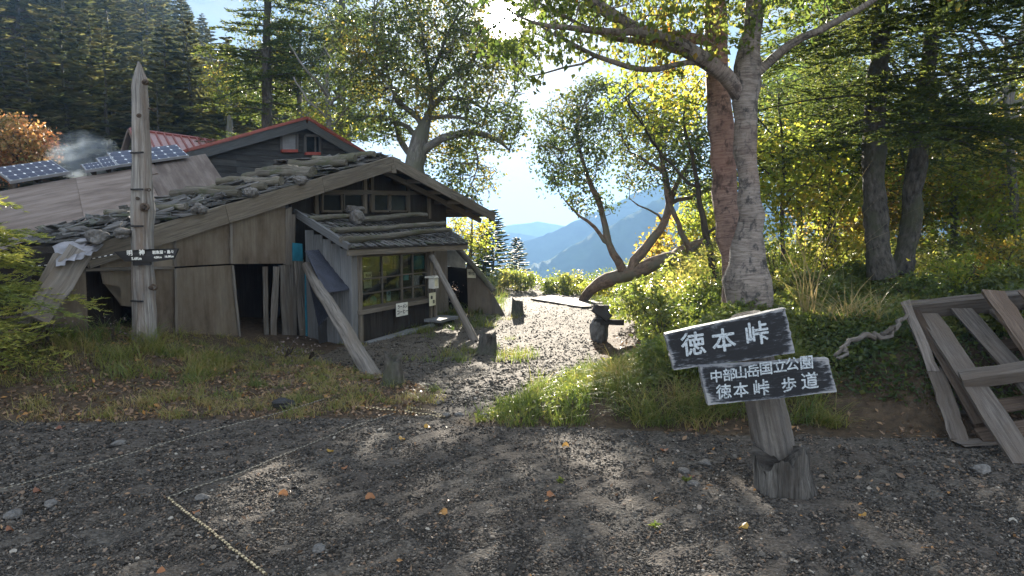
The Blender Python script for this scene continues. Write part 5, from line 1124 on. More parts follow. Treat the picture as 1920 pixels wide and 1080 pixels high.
tree('spreading_tree', S_L, cl_, 'large many-limbed spreading tree rising directly behind the old hut roof', L_OLIVE, B_GREY, step=.26, kill=.42, infl=2.2, tip=.009, leaf=.10, per=9, spread=.17, seed=9, drop=.22, vbase=.5, vamp=.34)
# ---- broadleaf trees by stem and crown
def simple(name, px, py, Y, hpx, lean, clouds, lab, lm, bm, r0=.1, forks=3, **k):
    rg = np.random.default_rng(int(px*7+py)); t = [(px, py+25, Y, r0*1.3), (px+lean*.05, py, Y, r0*1.1), (px+lean*.3+rg.normal(0, 4), py-hpx*.3, Y, r0*.9), (px+lean*.6+rg.normal(0, 6), py-hpx*.65, Y, r0*.65), (px+lean, py-hpx, Y, r0*.35)]
    L = [t]
    for i in range(forks):
        f = .35+.5*i/max(1, forks); x = px+lean*f; y = py-hpx*f; s_ = (-1)**i; w_ = hpx*rg.uniform(.25, .42)
        L.append([(x, y, Y, r0*.45), (x+s_*w_*.5, y-w_*.5, Y+rg.normal(0, .3), r0*.33), (x+s_*w_, y-w_*1.3, Y+rg.normal(0, .6), r0*.2)])
    return tree(name, L, clouds, lab, lm, bm, **k)
kw = dict(step=.24, kill=.38, infl=2.5, tip=.006, per=7, spread=.17)
simple('maple_tree', 1352, 560, 11.0, 330, -70, [ell(1245, 190, 11, 95, 55, 1.0, 170, 31), ell(1300, 150, 11, 60, 40, .8, 60, 32), ell(1180, 160, 11, 45, 30, .5, 35, 33)], 'bright yellow-green maple crown hanging just beyond the long birch limb', L_YELLOW, B_TWIG, .06, 2, leaf=.085, seed=31, **kw)
simple('leafy_tree', 880, 520, 22, 110, 5, [ell(880, 445, 22, 42, 55, 1.0, 150, 34)], 'small yellow-green tree at the right end of the hut eave', L_YELLOW, B_TWIG, .06, 2, leaf=.10, seed=34, **kw)
simple('maple_tree', 25, 330, 21, 90, 5, [ell(25, 268, 21, 62, 45, 1.6, 330, 35), ell(-40, 290, 21, 50, 40, 1.4, 80, 36)], 'rounded orange and cream autumn tree above the blackish solar panel', L_ORANGE, B_TWIG, .08, 3, leaf=.11, seed=35, **dict(kw, per=12))
# yellow and green wood on the right, tree by tree
wd_ = [(1470, 505, 10.5, 330, -10, [(1480, 330, 75, 90, 150)], 'yellow-green sapling growing close beside the big birch trunk', L_YELLOW, .035),
       (1545, 500, 12, 300, 20, [(1560, 330, 90, 90, 190)], 'bright yellow young tree in front of the two dark conifer trunks', L_YELLOW, .04),
       (1500, 480, 17, 330, 10, [(1500, 230, 110, 110, 220)], 'green broadleaf tree filling the gap beyond the birch trunks', L_GREEN, .09),
       (1590, 495, 15, 260, -10, [(1600, 400, 90, 60, 160)], 'low golden maple between the birch and the first dark trunk', L_GOLD, .04),
       (1690, 480, 14, 300, 0, [(1690, 370, 70, 90, 170)], 'yellow-leaved tree showing between the two dark conifer trunks', L_GOLD, .05),
       (1790, 505, 13, 420, 12, [(1770, 330, 80, 100, 190)], 'thin straight stem with yellow leaves just beyond the dark conifers', L_YELLOW, .085),
       (1818, 500, 14, 430, 4, [(1840, 380, 85, 85, 180)], 'second thin straight stem, close to the first, with golden leaves', L_GOLD, .08),
       (1862, 480, 12.5, 460, 60, [(1900, 300, 80, 100, 170)], 'leaning forked stem near the picture edge with yellow leaves', L_GOLD, .10),
       (1905, 470, 11.5, 400, -20, [(1930, 400, 80, 80, 160)], 'crooked stem with golden-green leaves above the pallet', L_YELLOW, .07),
       (1745, 470, 19, 330, 10, [(1730, 300, 110, 120, 230)], 'taller green tree far back between the thin stems', L_GREEN, .09),
       (1860, 470, 20, 330, 0, [(1860, 330, 110, 90, 190)], 'golden tree far back beyond the leaning forked stem', L_GOLD, .09),
       (1620, 470, 20, 330, 0, [(1600, 260, 110, 110, 230)], 'olive green tree far back behind the first dark conifer trunk', L_GREEN, .09),
       (1350, 540, 18.5, 160, -20, [(1330, 420, 60, 75, 170)], 'yellow-green tree standing between the crooked tree and the birch', L_YELLOW, .05),
       (1290, 560, 19, 150, 0, [(1310, 490, 60, 40, 90), (1230, 470, 30, 25, 20)], 'small golden tree on the slope just below the crooked trunk', L_GOLD, .05),
       (1560, 440, 24, 300, 0, [(1540, 170, 120, 90, 200)], 'tall green crown beyond the birch, highest in that gap', L_GREEN, .09),
       (1960, 450, 17, 420, -20, [(1930, 190, 80, 80, 130)], 'green and yellow crown hanging high at the picture edge', L_YELLOW, .09)]
for i, (px, py, Y, hp, ln_, cs_, lab, lm, r0) in enumerate(wd_):
    simple('broadleaf_tree', px, py, Y, hp, ln_, [ell(a, b, Y, c, d, 1.1 if Y < 15 else 1.8, n, 40+i) for a, b, c, d, n in cs_], lab, lm, B_GREY if r0 > .06 else B_TWIG, r0, 4, group='broadleaf trees of the wood', leaf=.085 if Y < 16 else .13, seed=40+i, drop=.0, **dict(kw, step=.22 if Y < 16 else .30, per=11))
# broadleaf and mixed crowns left of the spreading tree
for i, (px, py, Y, hp, c_, lab, lm) in enumerate(((560, 300, 26, 260, [(560, 90, 110, 90, 240), (480, 150, 60, 45, 80)], 'tall mixed-leaf tree standing beyond the black house roof', L_OLIVE), (655, 300, 24, 200, [(650, 200, 70, 70, 150)], 'lower leafy tree between the black house ridge and the spreading tree', L_OLIVE), (430, 260, 30, 150, [(440, 165, 50, 30, 90)], 'tree with a few bright yellow leaves above the red-roofed shed', L_YELLOW), (610, 320, 22, 200, [(610, 240, 40, 45, 80)], 'small yellowish tree right over the red roof edge', L_YELLOW))):
    simple('broadleaf_tree', px, py, Y, hp, 5, [ell(a, b, Y, c, d, 1.8, n, 70+i) for a, b, c, d, n in c_], lab, lm, B_GREY, .12, 4, group='trees behind the houses', leaf=.11, seed=70+i, drop=.1, **dict(kw, step=.32, kill=.5, per=8, spread=.22))
# ------------------------------------------------------------------ conifers
def bough(br, nd, p, d, L, droop, rg, ns=14, nl=.045, dens=30, lw=.006, up_=.0, va0=.4, tw=.34, r=.012):
    """one flat spray: a limb, alternate twigs and needles along them"""
    T = np.linspace(0, 1, 7); d = unit(d); side = unit(np.cross(d, UP)+UP*rg.normal(0, .28)); droop = droop+rg.uniform(-.1, .18) 
    ax = p+d*(L*T)[:, None]+UP*(-droop*L*T**1.6+up_*L*T**3)[:, None]+side*(np.sin(T*3+rg.random()*6)*.03*L)[:, None]
    br.tube(ax, r*(1-T*.85), 4, 0, False)
    seg = []; seg.append((ax[2:-1], ax[3:]))
    for k in range(ns):
        t = .18+.8*k/ns; c = np.array([np.interp(t, T, ax[:, i]) for i in range(3)]); s_ = (-1)**k; l = L*tw*(1-t*.62)*rg.uniform(.7, 1.15)*min(1, .25+t*2.6)
        dd = unit(d*.75+side*s_*.85+UP*rg.normal(-.12, .2)); e = c+dd*l-UP*l*.12; seg.append((c[None], e[None]))
        if l > .16:
            for q in (.45, .72): 
                c2 = c+(e-c)*q; s3 = rg.choice([-1, 1]); e2 = c2+unit(dd*.6+np.cross(dd, UP)*s3*.8+UP*rg.normal(0, .1))*l*.42; seg.append((c2[None], e2[None]))
    A = np.concatenate([s_[0] for s_ in seg]); B = np.concatenate([s_[1] for s_ in seg]); ln = np.linalg.norm(B-A, axis=1); cnt = np.maximum(2, (ln*dens).astype(int))
    i = np.repeat(np.arange(len(A)), cnt); u = rg.random(len(i)); C = A[i]+(B-A)[i]*u[:, None]; ad = unit(B-A)[i]; sd = unit(np.cross(ad, UP)); sg_ = rg.choice([-1, 1], len(i))
    nd_ = unit(ad*.75+sd*sg_[:, None]*rg.uniform(.3, 1, (len(i), 1))+UP*rg.uniform(-.1, .55, (len(i), 1))); w_ = unit(np.cross(nd_, rg.normal(0, 1, (len(i), 3))))*lw; l = nl*rg.uniform(.7, 1.2, (len(i), 1))
    v = np.stack([C-w_, C+w_, C+nd_*l], 1).reshape(-1, 3); f = np.arange(len(i)*3).reshape(-1, 3)
    nd.add(v, f, None, np.repeat(np.clip(va0+rg.normal(0, .18, len(i))+u*.1, 0, 1), 3))
def conifer(name, stem, boughs, lab, lm, bm, group=None, seed=0, **kw):
    rg = np.random.default_rng(seed); root = empty(name, tuple(P(*stem[0][:3])), lab, 'conifer', group)
    pts, par, rad = skel([stem], .3); pts = np.array(pts); m = MB(); nq = len(pts)*4; tq = np.linspace(0, len(pts)-1, nq); q = np.stack([np.interp(tq, range(len(pts)), pts[:, i]) for i in range(3)], 1); m.tube(q, np.interp(tq, range(len(pts)), rad)*(1+.05*np.sin(tq*2.3+seed)), 22, .05); 
    br = MB(); nd = MB()
    for (z0, z1, n, a0, a1, L0, L1, dr) in boughs:
        for k in range(n):
            z = rg.uniform(z0, z1); i = int(np.argmin(abs(pts[:, 2]-z))); an = rg.uniform(a0, a1); t = (z-z0)/max(.01, z1-z0)
            bough(m, nd, pts[i]+(0, 0, z-pts[i][2]), np.array([math.cos(an), math.sin(an), rg.uniform(-.05, .15)]), (L0+(L1-L0)*t)*rg.uniform(.7, 1.15), dr*rg.uniform(.5, 1.4), rg, va0=rg.uniform(.2, .6), **kw)
    part(m, 'trunk', bm, root, True); part(nd, 'crown', lm, root); return root
cA = [(1655, 520, 9.4, 0.190), (1650, 480, 9.4, 0.158), (1640, 400, 9.4, 0.147), (1636, 330, 9.4, 0.142), (1640, 240, 9.4, 0.135), (1648, 150, 9.4, 0.122), (1655, 60, 9.4, 0.111), (1660, -60, 9.4, 0.095), (1665, -300, 9.4, 0.056)]
cB = [(1690, 515, 9.9, 0.175), (1700, 480, 9.9, 0.142), (1706, 420, 9.9, 0.135), (1715, 330, 9.9, 0.131), (1722, 260, 9.9, 0.119), (1728, 200, 9.9, 0.119), (1745, 110, 9.9, 0.095), (1760, 0, 9.9, 0.087), (1775, -260, 9.9, 0.056)]
kn = dict(ns=20, nl=.055, dens=84, lw=.009, tw=.40, r=.016)
conifer('fir_tree', cA, [(2.6, 3.3, 5, 2.2, 4.6, 1.3, 1.6, .3), (3.0, 6.2, 44, 0, 6.28, 2.8, 2.0, .22)], 'dark conifer with a thick mossy trunk, nearest on the bank', L_NEEDLE, B_DARK, 'dark conifers on the bank', 1, **kn)
conifer('fir_tree', cB, [(2.8, 3.5, 5, -1.2, 1.2, 1.5, 1.8, .3), (3.1, 6.4, 46, 0, 6.28, 3.0, 2.1, .22)], 'dark conifer with a forked trunk standing just beside the mossy one', L_NEEDLE, B_DARK, 'dark conifers on the bank', 2, **kn)
cC = [(2010, 560, 8.2, .22), (2000, 300, 8.2, .18), (1990, 0, 8.2, .15), (1990, -300, 8.2, .1)]
conifer('fir_tree', cC, [(3.2, 6.0, 32, 1.9, 4.5, 2.8, 2.2, .2)], 'conifer outside the edge whose dark boughs hang into the upper corner', L_NEEDLE, B_DARK, 'dark conifers on the bank', 3, **kn)
cD = [(1560, 500, 12.5, .13), (1545, 300, 12.5, .11), (1545, 100, 12.5, .1), (1540, -150, 12.5, .06)]
conifer('fir_tree', cD, [(2.4, 6.2, 44, 0, 6.28, 2.2, 1.6, .25)], 'slender conifer between the birch and the mossy conifer', L_NEEDLE, B_DARK, 'dark conifers on the bank', 4, **kn)
# the light conifer at the picture edge on the left
cE = [(-170, 700, 6.3, .13), (-165, 500, 6.3, .11), (-160, 350, 6.3, .08), (-150, 200, 6.3, .03)]
conifer('fir_tree', cE, [(.45, 1.2, 24, -1.3, 1.1, 1.35, 1.3, .25), (1.2, 2.1, 24, -1.3, 1.1, 1.25, .6, .2)], 'bright yellow-green young conifer reaching in beside the low end of the hut', L_LIT, B_DARK, None, 5, **dict(kn, dens=110, lw=.005, nl=.045, r=.010))
# conifers behind the houses and on the crest
cF = [(500, 330, 25, .2), (500, 100, 25, .15), (505, -150, 25, .06)]
conifer('fir_tree', cF, [(3.5, 12, 110, 0, 6.28, 3.0, 1.5, .12)], 'tall dark layered conifer behind the ridge of the black house', L_NEEDLE, B_DARK, 'conifers behind the houses', 6, ns=14, nl=.15, dens=26, lw=.022, tw=.36, r=.03)
cG = [(640, 330, 28, .2), (640, 100, 28, .15), (645, -150, 28, .06)]
conifer('fir_tree', cG, [(3.5, 13, 90, 0, 6.28, 2.6, 1.2, .12)], 'dark layered conifer seen through the left side of the spreading tree', L_NEEDLE, B_DARK, 'conifers behind the houses', 7, ns=14, nl=.15, dens=24, lw=.022, tw=.36, r=.03)
def fir_proto(name, h, rad, seed, lm, nb=90, lab='', grp=None, loc=(0, 0, 0), lw=.12, nt=9):
    rg = np.random.default_rng(seed); root = empty(name, loc, lab, 'conifer', grp); m = MB(); T = np.linspace(0, 1, 8); m.tube(np.stack([T*0, T*0, T*h], 1)+rg.normal(0, .03, (8, 3))*(T[:, None] > 0), h*.018*(1.05-T), 5, 0, False)
    nd = MB(); vs = []; fs = []; va = []
    for k in range(nb):
        t = .10+.9*(k/nb)**.9; z = h*t; L = rad*(1-t)**.8*rg.uniform(.65, 1.15)+.12; an = k*2.4+rg.normal(0, .3); d = np.array([math.cos(an), math.sin(an), .0]); s_ = np.array([-d[1], d[0], 0]); c = np.array([0, 0, z]); v0 = rg.uniform(.15, .75)
        q = np.linspace(0, 1, 4); ax = c+d*(q*L)[:, None]+UP*(-.28*L*q+.30*L*q**2)[:, None]
        if k % 3 == 0: m.tube(ax, .03*(1-q*.8), 3, 0, False)
        for j in range(nt):
            tt = rg.uniform(.15, 1.0); p = c+d*tt*L+UP*(-.28*L*tt+.30*L*tt**2); sg_ = rg.choice([-1, 1]); l = L*.42*(1.15-tt)*rg.uniform(.7, 1.2)+.15; e = p+d*l*.6+s_*sg_*l*.7+UP*rg.uniform(-.05, .12)*l; w_ = d*lw*rg.uniform(.7, 1.3)
            b = len(vs); vs += [p-w_, p+w_, e, p+UP*-.06]; fs += [(b, b+1, b+2), (b, b+3, b+2)]; va += [v0+rg.normal(0, .08)]*3+[v0-.1]
    nd.add(np.array(vs), np.array(fs), None, np.clip(np.array(va), 0, 1)); w0 = root.location.copy()
    o = m.build('trunk', B_DARK); o.parent = root; o = nd.build('crown', lm); o.parent = root; return root
def dup(r, loc, s_, rz, lab, grp, nm=None):
    c = r.copy(); sc.collection.objects.link(c); c.location = loc; c.scale = (s_, s_, s_*rng.uniform(.9, 1.15)); c.rotation_euler = (rng.normal(0, .02), rng.normal(0, .02), rz); c['label'] = lab
    if grp: c['group'] = grp
    for ch in r.children: k = ch.copy(); sc.collection.objects.link(k); k.parent = c
    return c
protos = []
spots = []
rg = np.random.default_rng(77)
for ring, (r0, r1, n, hh) in enumerate(((33, 42, 26, 8.5), (42, 54, 34, 9), (54, 68, 46, 9.5), (68, 84, 56, 9.5), (84, 104, 66, 9), (104, 112, 34, 8))):
    for k in range(n):
        a = -.80+(.80-.255)*(k+.5+rg.normal(0, .28))/n; r = rg.uniform(r0, r1); x = math.sin(a)*r; y = math.cos(a)*r; spots.append((x, y, hh*rg.uniform(.65, 1.25), ring))
NB = ['below the skyline notch', 'behind the tall post', 'above the smoke', 'above the orange tree']
NAMES = ['at the hillside foot behind the sheds', 'low on the hazy hillside', 'below the middle of the hazy hillside', 'above the middle of the hazy hillside', 'high on the hazy hillside', 'on the skyline of the hazy hillside']
for i, lm in enumerate((L_FIR, L_FIR, L_FIR, L_FIR)): protos.append((9.0, dict(nb=(105, 95, 115, 90)[i], rad=(3.0, 2.5, 3.4, 2.8)[i], seed=100+i, lm=lm)))
made = {}
for j, (x, y, h, ring) in enumerate(spots):
    k = int(rg.integers(4)); z = float(H(x, y))-.2; hp, d_ = protos[k]
    ad = ['narrow', 'slim', 'broad', 'ragged'][k]; pxh = 960+FPX*x/y; b_ = NB[0] if pxh > 330 else NB[1] if pxh > 200 else NB[2] if pxh > 90 else NB[3]; sz_ = 'tall ' if h > 9.6 else 'short ' if h < 7.4 else ''; lab = f'{sz_}{ad} conifer {NAMES[ring]}, {b_}'; grp = 'conifers '+NAMES[ring]
    if k not in made:
        made[k] = fir_proto('fir_tree', hp, d_['rad'], d_['seed'], d_['lm'], d_['nb'], lab, grp, (x, y, z), nt=18); made[k].scale = (h/hp,)*3
    else: dup(made[k], (x, y, z), h/hp, rg.uniform(0, 6.28), lab, grp)
crest = fir_proto('fir_tree', 3.0, 1.1, 321, L_NEEDLE, 80, 'small dark fir on the crest at the end of the hut', None, tuple(P(925, 520, 27)-(0, 0, .3)), .05, 16)
for (px, py, Y, h, lab) in ((130, 300, 28, 3.4, 'small bright conifer standing alone beside the smoke'), (968, 522, 29, 2.2, 'lowest blue-green fir on the crest against the far mountain'), (330, 290, 34, 6.0, 'well-formed conifer just above the faded red shed roof'), (905, 520, 24, 2.2, 'dark fir partly behind the yellow-green tree at the hut eave')):
    p = P(px, py, Y); dup(crest if Y in (29, 24) else made[2], tuple(p-(0, 0, .3)), h/(3.0 if Y in (29, 24) else 9.0), 1.0, lab, None)
# ------------------------------------------------------------------ gravel, grass, litter and low plants
def pixpts(n, x0, x1, y0, y1, rg, pw=1.0):
    """ground points spread evenly over what an eye-level look sees of the ground"""
    px = rg.uniform(x0, x1, n); py = y0+(y1-y0)*rg.random(n)**pw; d = np.stack([(px-960)/FPX, ct+(540-py)/FPX*st, -st+(540-py)/FPX*ct], 1)
    t = (CAMZ+.12)/-d[:, 2]
    for _ in range(8):
        q = CAM+d*t[:, None]; t = t+(q[:, 2]-H(q[:, 0], q[:, 1]))/(-d[:, 2])*.7
    q = CAM+d*t[:, None]; return q[(t > 0) & (q[:, 1] < 40)]
rg = np.random.default_rng(5)
def pebbles(name, C, size, lab, sub_=0, flat=.55, bury=.25, mt=None):
    v, f = ICO[sub_]; n = len(C); S = size[:, None]*rg.uniform(.6, 1.3, (n, 3))*np.array([1, 1, flat]); a = rg.uniform(0, 6.28, n); ca, sa = np.cos(a), np.sin(a)
    V = v[None]*S[:, None]*rg.uniform(.78, 1.18, (n, len(v), 1)); X = V[..., 0]*ca[:, None]-V[..., 1]*sa[:, None]; Y = V[..., 0]*sa[:, None]+V[..., 1]*ca[:, None]
    tl = rg.normal(0, .25, (n, 2)); Z = V[..., 2]+X*tl[:, :1]+Y*tl[:, 1:]
    C = C.copy(); C[:, 2] = H(C[:, 0], C[:, 1])+S[:, 2]*(1-bury*2)
    W_ = np.stack([X, Y, Z], -1)+C[:, None]; F = (f[None]+(np.arange(n)*len(v))[:, None, None]).reshape(-1, 3)
    m = MB(); m.add(W_.reshape(-1, 3), F, (W_*40).reshape(-1, 3), np.repeat(rg.random(n)**1.3, len(v))); return tag(m.build(name, mt or M_PEB, smooth=False), lab, 'gravel', None, 'stuff')
C = pixpts(185000, -60, 1980, 640, 1110, rg, .62); C = C[gravel(C[:, 0], C[:, 1]) > rg.random(len(C))*.9]
C = C[rg.random(len(C)) < .7+.3*np.clip(.5+lump(C[:, 0]*1.4, C[:, 1]*1.4), 0, 1)]
d = np.hypot(C[:, 0], C[:, 1]); sz = rg.lognormal(math.log(.0057), .42, len(C))*np.clip(d/5, .8, 1.5)
pebbles('gravel', C, np.clip(sz, .003, .034), 'loose dark grey gravel covering the forecourt')
C = pixpts(30000, 560, 1250, 535, 760, rg, .9); C = C[gravel(C[:, 0], C[:, 1]) > rg.random(len(C))]
pebbles('path_gravel', C, np.clip(rg.lognormal(math.log(.0085), .42, len(C)), .004, .04), 'pale gravel strewn along the path to the crest', mt=M_PEB2)
def blades(mb, C, h, w_=.004, lean=.5, va=None, ldir=None, seg=3, z=None):
    n = len(C); a = rg.uniform(0, 6.28, n); L = h*rg.uniform(.55, 1.25, n); D = np.stack([np.cos(a), np.sin(a)], 1)*lean*rg.uniform(.3, 1.3, (n, 1))
    if ldir is not None: D = D+np.asarray(ldir)*rg.uniform(.3, 1.1, (n, 1))
    s_ = np.stack([-np.sin(a+rg.normal(0, 1, n)), np.cos(a), 0*a], 1)*w_*rg.uniform(.6, 1.3, (n, 1)); B = C.copy(); B[:, 2] = (H(C[:, 0], C[:, 1]) if z is None else z)-.01; rows = []
    for k in range(seg+1):
        t = k/seg; p = B+np.concatenate([D*L[:, None]*t**1.7, (L*(t-.32*t**2*np.clip(np.linalg.norm(D, axis=1), 0, 1.6)))[:, None]], 1)
        if k < seg: rows += [p-s_*(1-t*.6), p+s_*(1-t*.6)]
        else: rows += [p]
    V = np.stack(rows, 1); nv = V.shape[1]; k0 = np.arange(n)[:, None]*nv; q = []
    for k in range(seg-1): q.append(k0+[2*k, 2*k+1, 2*k+3, 2*k+2])
    va = rg.random(n) if va is None else va
    mb.add(V.reshape(-1, 3), np.concatenate(q), None, np.repeat(va, nv)); mb.f[3].append((k0+[2*seg-2, 2*seg-1, 2*seg])+mb.n-len(V)*nv); mb.m[3].append(np.zeros(n, int))
def tufts(n, box, per, sp_, h, w_, lean, va, fn=None, ldir=None, hv=.35):
    x = rg.uniform(box[0], box[1], n); y = rg.uniform(box[2], box[3], n); ok = np.ones(n, bool) if fn is None else fn(x, y); x, y = x[ok], y[ok]; n = len(x)
    hh = h*np.exp(rg.normal(0, hv, n)); C = np.repeat(np.stack([x, y, 0*x], 1), per, 0)+rg.normal(0, 1, (n*per, 3))*(sp_, sp_, 0)
    v_ = np.clip(np.repeat(rg.normal(va, .16, n), per)+rg.normal(0, .12, n*per), 0, 1); m = MB(); blades(m, C, np.repeat(hh, per), w_, lean, v_, ldir); return m
offg = lambda x, y: gravel(x, y) < .25
hutline = lambda x, y: (np.dot(np.stack([x-RG[0], y-RG[1]], -1), HN[:2]) > .1)
def G_(name, m, lab, mt=L_GRASS): return tag(m.build(name, mt), lab, 'grass', None, 'stuff')
lb_ = lambda x, y: offg(x, y) & hutline(x, y) & (x < -.7)
G_('grass', tufts(620, (-6.5, -.7, 6.1, 9.8), 44, .05, .08, .003, 1.15, .66, lambda x, y: lb_(x, y) & (y > 5.9+.3*np.sin(x*2))), 'drooping green grass on the bank below the hut wall')
G_('grass', tufts(60, (-4.8, -3.2, 6.6, 7.9), 60, .06, .19, .0033, 1.0, .58, lb_), 'long arching grass round the foot of the tall post')
G_('dry_grass', tufts(420, (-7, -.8, 5.1, 6.3), 30, .05, .085, .0028, 1.0, .86, lambda x, y: offg(x, y) & (lump(x*3, y*3) > -.3)), 'short straw-coloured tufts along the edge of the gravel')
isl = lambda x, y: (gravel(x, y) < .35) & (x > xr(y)-.1) & (x < xr(y)+1.1+.2*np.sin(y*3))
G_('grass', tufts(620, (-.5, 2.2, 5.45, 8.3), 36, .05, .12, .0032, .85, .36, isl), 'bright green grass at the mouth of the path')
G_('grass', tufts(170, (.9, 2.7, 5.5, 6.8), 46, .055, .22, .0032, 1.1, .52, lambda x, y: offg(x, y), (-.2, -.7)), 'long fine grass drooping over the edge of the bank behind the sign')
G_('grass', tufts(900, (-1.5, 4.5, 12.5, 25), 26, .10, .16, .007, .8, .45, offg), 'sunlit grass on both sides of the path near the crest')
G_('grass', tufts(160, (-2.6, .3, 8.6, 13.5), 34, .07, .12, .004, .9, .5, lambda x, y: hutline(x, y) & (lump(x*2.3, y*1.7) > .15)), 'thin grass patches before the porch')
G_('grass', tufts(120, (2.5, 8, 5.6, 12), 26, .06, .16, .004, 1.0, .62, offg), 'tangled grass on the shaded bank by the pallet')
m = tufts(9, (3.05, 3.9, 6.3, 7.4), 26, .05, .42, .006, 1.0, .78, None); G_('grass', m, 'few long bleached grass blades catching the sun beside the pallet')
# bits of litter
C = np.stack([rg.uniform(-7, -.8, 13000), rg.uniform(5.0, 8.4, 13000), np.zeros(13000)], 1); C = C[offg(C[:, 0], C[:, 1])]; C[:, 2] = H(C[:, 0], C[:, 1])+.008
m = MB(); leafmesh(m, C, .045, np.array([[0, 0, 1.]]), 0, rg.random(len(C)), .6, .2); tag(m.build('leaf_litter', L_LITTER), 'brown leaf litter on the bank above the gravel', 'litter', None, 'stuff')
C = np.stack([rg.uniform(1.2, 8, 9000), rg.uniform(4.0, 11, 9000), np.zeros(9000)], 1); C = C[rg.random(len(C)) > .85*gravel(C[:, 0], C[:, 1])]; C[:, 2] = H(C[:, 0], C[:, 1])+.008
m = MB(); leafmesh(m, C, .05, np.array([[0, 0, 1.]]), 0, rg.random(len(C)), .5, .2); tag(m.build('leaf_litter', L_LITTER), 'brown leaf litter on the soil round the pallet', 'litter', None, 'stuff')
C = pixpts(900, 0, 1920, 700, 1080, rg); m = MB()
for c in C[:260]:
    a = rg.uniform(0, 6.28); l = rg.uniform(.02, .07); z = float(H(c[0], c[1]))+.008; d_ = np.array([math.cos(a), math.sin(a), 0])*l/2; c[2] = z; m.plank(c-d_, c+d_+(0, 0, .006), .004, .003, UP, .0003, 3)
tag(m.build('twig_litter', W_RACK), 'thin broken twigs and straws scattered on the gravel', 'litter', None, 'stuff')
C = pixpts(420, 0, 1920, 780, 1090, rg); C = C[C[:, 1] < 8]; C[:, 2] = H(C[:, 0], C[:, 1])+.012
m = MB(); leafmesh(m, C, .028, np.array([[0, 0, 1.]]), 0, rg.random(len(C))**.7, .5, .3); tag(m.build('leaf_litter', L_LITTER), 'small curled brown leaves strewn over the gravel', 'litter', None, 'stuff')
# separate fallen leaves
FL = [(803, 800, 'bright yellow fallen leaf on the gravel below the path mouth', .05), (620, 845, 'small tan leaf on the gravel in the middle', .0), (645, 877, 'reddish curled leaf near the middle of the gravel', .6), (695, 932, 'orange leaf in the shaded gravel', .5), (530, 926, 'orange leaf at the lit patch near the striped rope', .5), (828, 961, 'pale orange leaf lying flat on dark gravel', .3), (1616, 965, 'orange-yellow leaf in the strip of light right of the sign', .15), (367, 960, 'orange leaf beside the rounded grey stone', .7), (20, 992, 'dull orange leaf at the picture edge', .8), (300, 1074, 'curled orange leaf at the bottom edge near the striped rope', .6), (1392, 987, 'greenish yellow leaf on the gravel below the sign', .0), (1297, 893, 'long brown leaf leaning on the angular stone', .9), (1035, 928, 'small orange leaf left of the green sprout', .6), (72, 920, 'brown leaf near the long grey cord', .9), (1245, 843, 'tiny red leaf under the grass bank', .9), (110, 803, 'large dark red leaf below the left bank', 1.0), (1060, 835, 'small golden leaf in the sunlit gravel', .2), (755, 822, 'small yellow leaf by the fine cord', .1)]
for px, py, lab, v_ in FL:
    c = G(px, py, .014); m = MB(); a = rg.uniform(0, 6.28); s_ = rg.uniform(.024, .038); n_ = 9; th = np.linspace(0, 2*PI, n_, endpoint=False); r_ = s_*(.55+.45*np.abs(np.cos(th/2))); V = np.stack([c[0]+np.cos(th+a)*r_, c[1]+np.sin(th+a)*r_*.8, c[2]+.012*np.sin(th*2+a)+.01*np.cos(th)], 1)
    m.add(np.concatenate([V, [c+(0, 0, .004)]]), [(k, (k+1) % n_, n_) for k in range(n_)], None, v_); tag(m.build('fallen_leaf', L_FALLEN, loc=c), lab, 'leaf', 'fallen leaves on the gravel')
# undergrowth on the banks
def under(name, n, box, h, leaf, lm, lab, fn, va=.4, seed=1, asp=.55, stems=.05):
    r2 = np.random.default_rng(seed); x = r2.uniform(box[0], box[1], n); y = r2.uniform(box[2], box[3], n); ok = fn(x, y); x, y = x[ok], y[ok]; n = len(x)
    hm = h*np.where(y < 8.3, .62, 1.)*np.clip(.62+.5*np.sin(x*2.3+seed)*np.cos(y*1.9+seed*2)+.3*np.sin(x*5.1-y*4.3), .12, 1.5); z = H(x, y)+hm*r2.random(n)**.6
    C = np.stack([x, y, z], 1); m = MB(); leafmesh(m, C, leaf, np.array([[0, -.2, 1.]]), 0.1, cluster_va(C, .5, seed, va, .3), asp, .2, r2)
    k = r2.random(n) < stems; B = C[k]; 
    if len(B): blades_ = np.stack([B[:, 0], B[:, 1], 0*B[:, 0]], 1); blades(m, blades_, B[:, 2]-H(B[:, 0], B[:, 1]), .003, .15, np.full(len(B), .5))
    tag(m.build(name, lm), lab, 'undergrowth', None, 'stuff')
under('low_plants', 9000, (-.3, 2.4, 5.6, 8.6), .14, .045, L_SHRUB, 'low leafy weeds mixed into the grass at the mouth of the path', isl, .55, 8)
bank = lambda x, y: (x > xr(y)+.45) & (y > 5.9)
under('undergrowth', 130000, (1.1, 7, 6.0, 10.5), .30, .058, L_SHRUB, 'leafy undergrowth covering the bank behind the leaning sign', lambda x, y: bank(x, y) & (x-xr(y) > .5), .35, 3)
under('undergrowth', 40000, (2.2, 9.5, 10, 18), .6, .075, L_SHRUB, 'thicker sunlit undergrowth below the crooked tree and birch', bank, .55, 4)
under('undergrowth', 16000, (-2.5, 5, 19.5, 25.5), .55, .085, L_SHRUB, 'bushes along the crest where the path tops out', lambda x, y: (y > 21.3+.5*np.sin(x*2)) | ((x > 1.4) & (y > 19)) | (x < -.6), .5, 5)
under('undergrowth', 18000, (6, 18, 7, 20), .9, .09, L_YELLOW, 'yellowing undergrowth on the floor of the wood', lambda x, y: x > 0, .5, 6)
under('undergrowth', 12000, (2.6, 5.3, 5.1, 6.9), .2, .045, L_GREEN, 'low dark creeping plants between the sign and the pallet', lambda x, y: H(x, y) > .12, .1, 7)
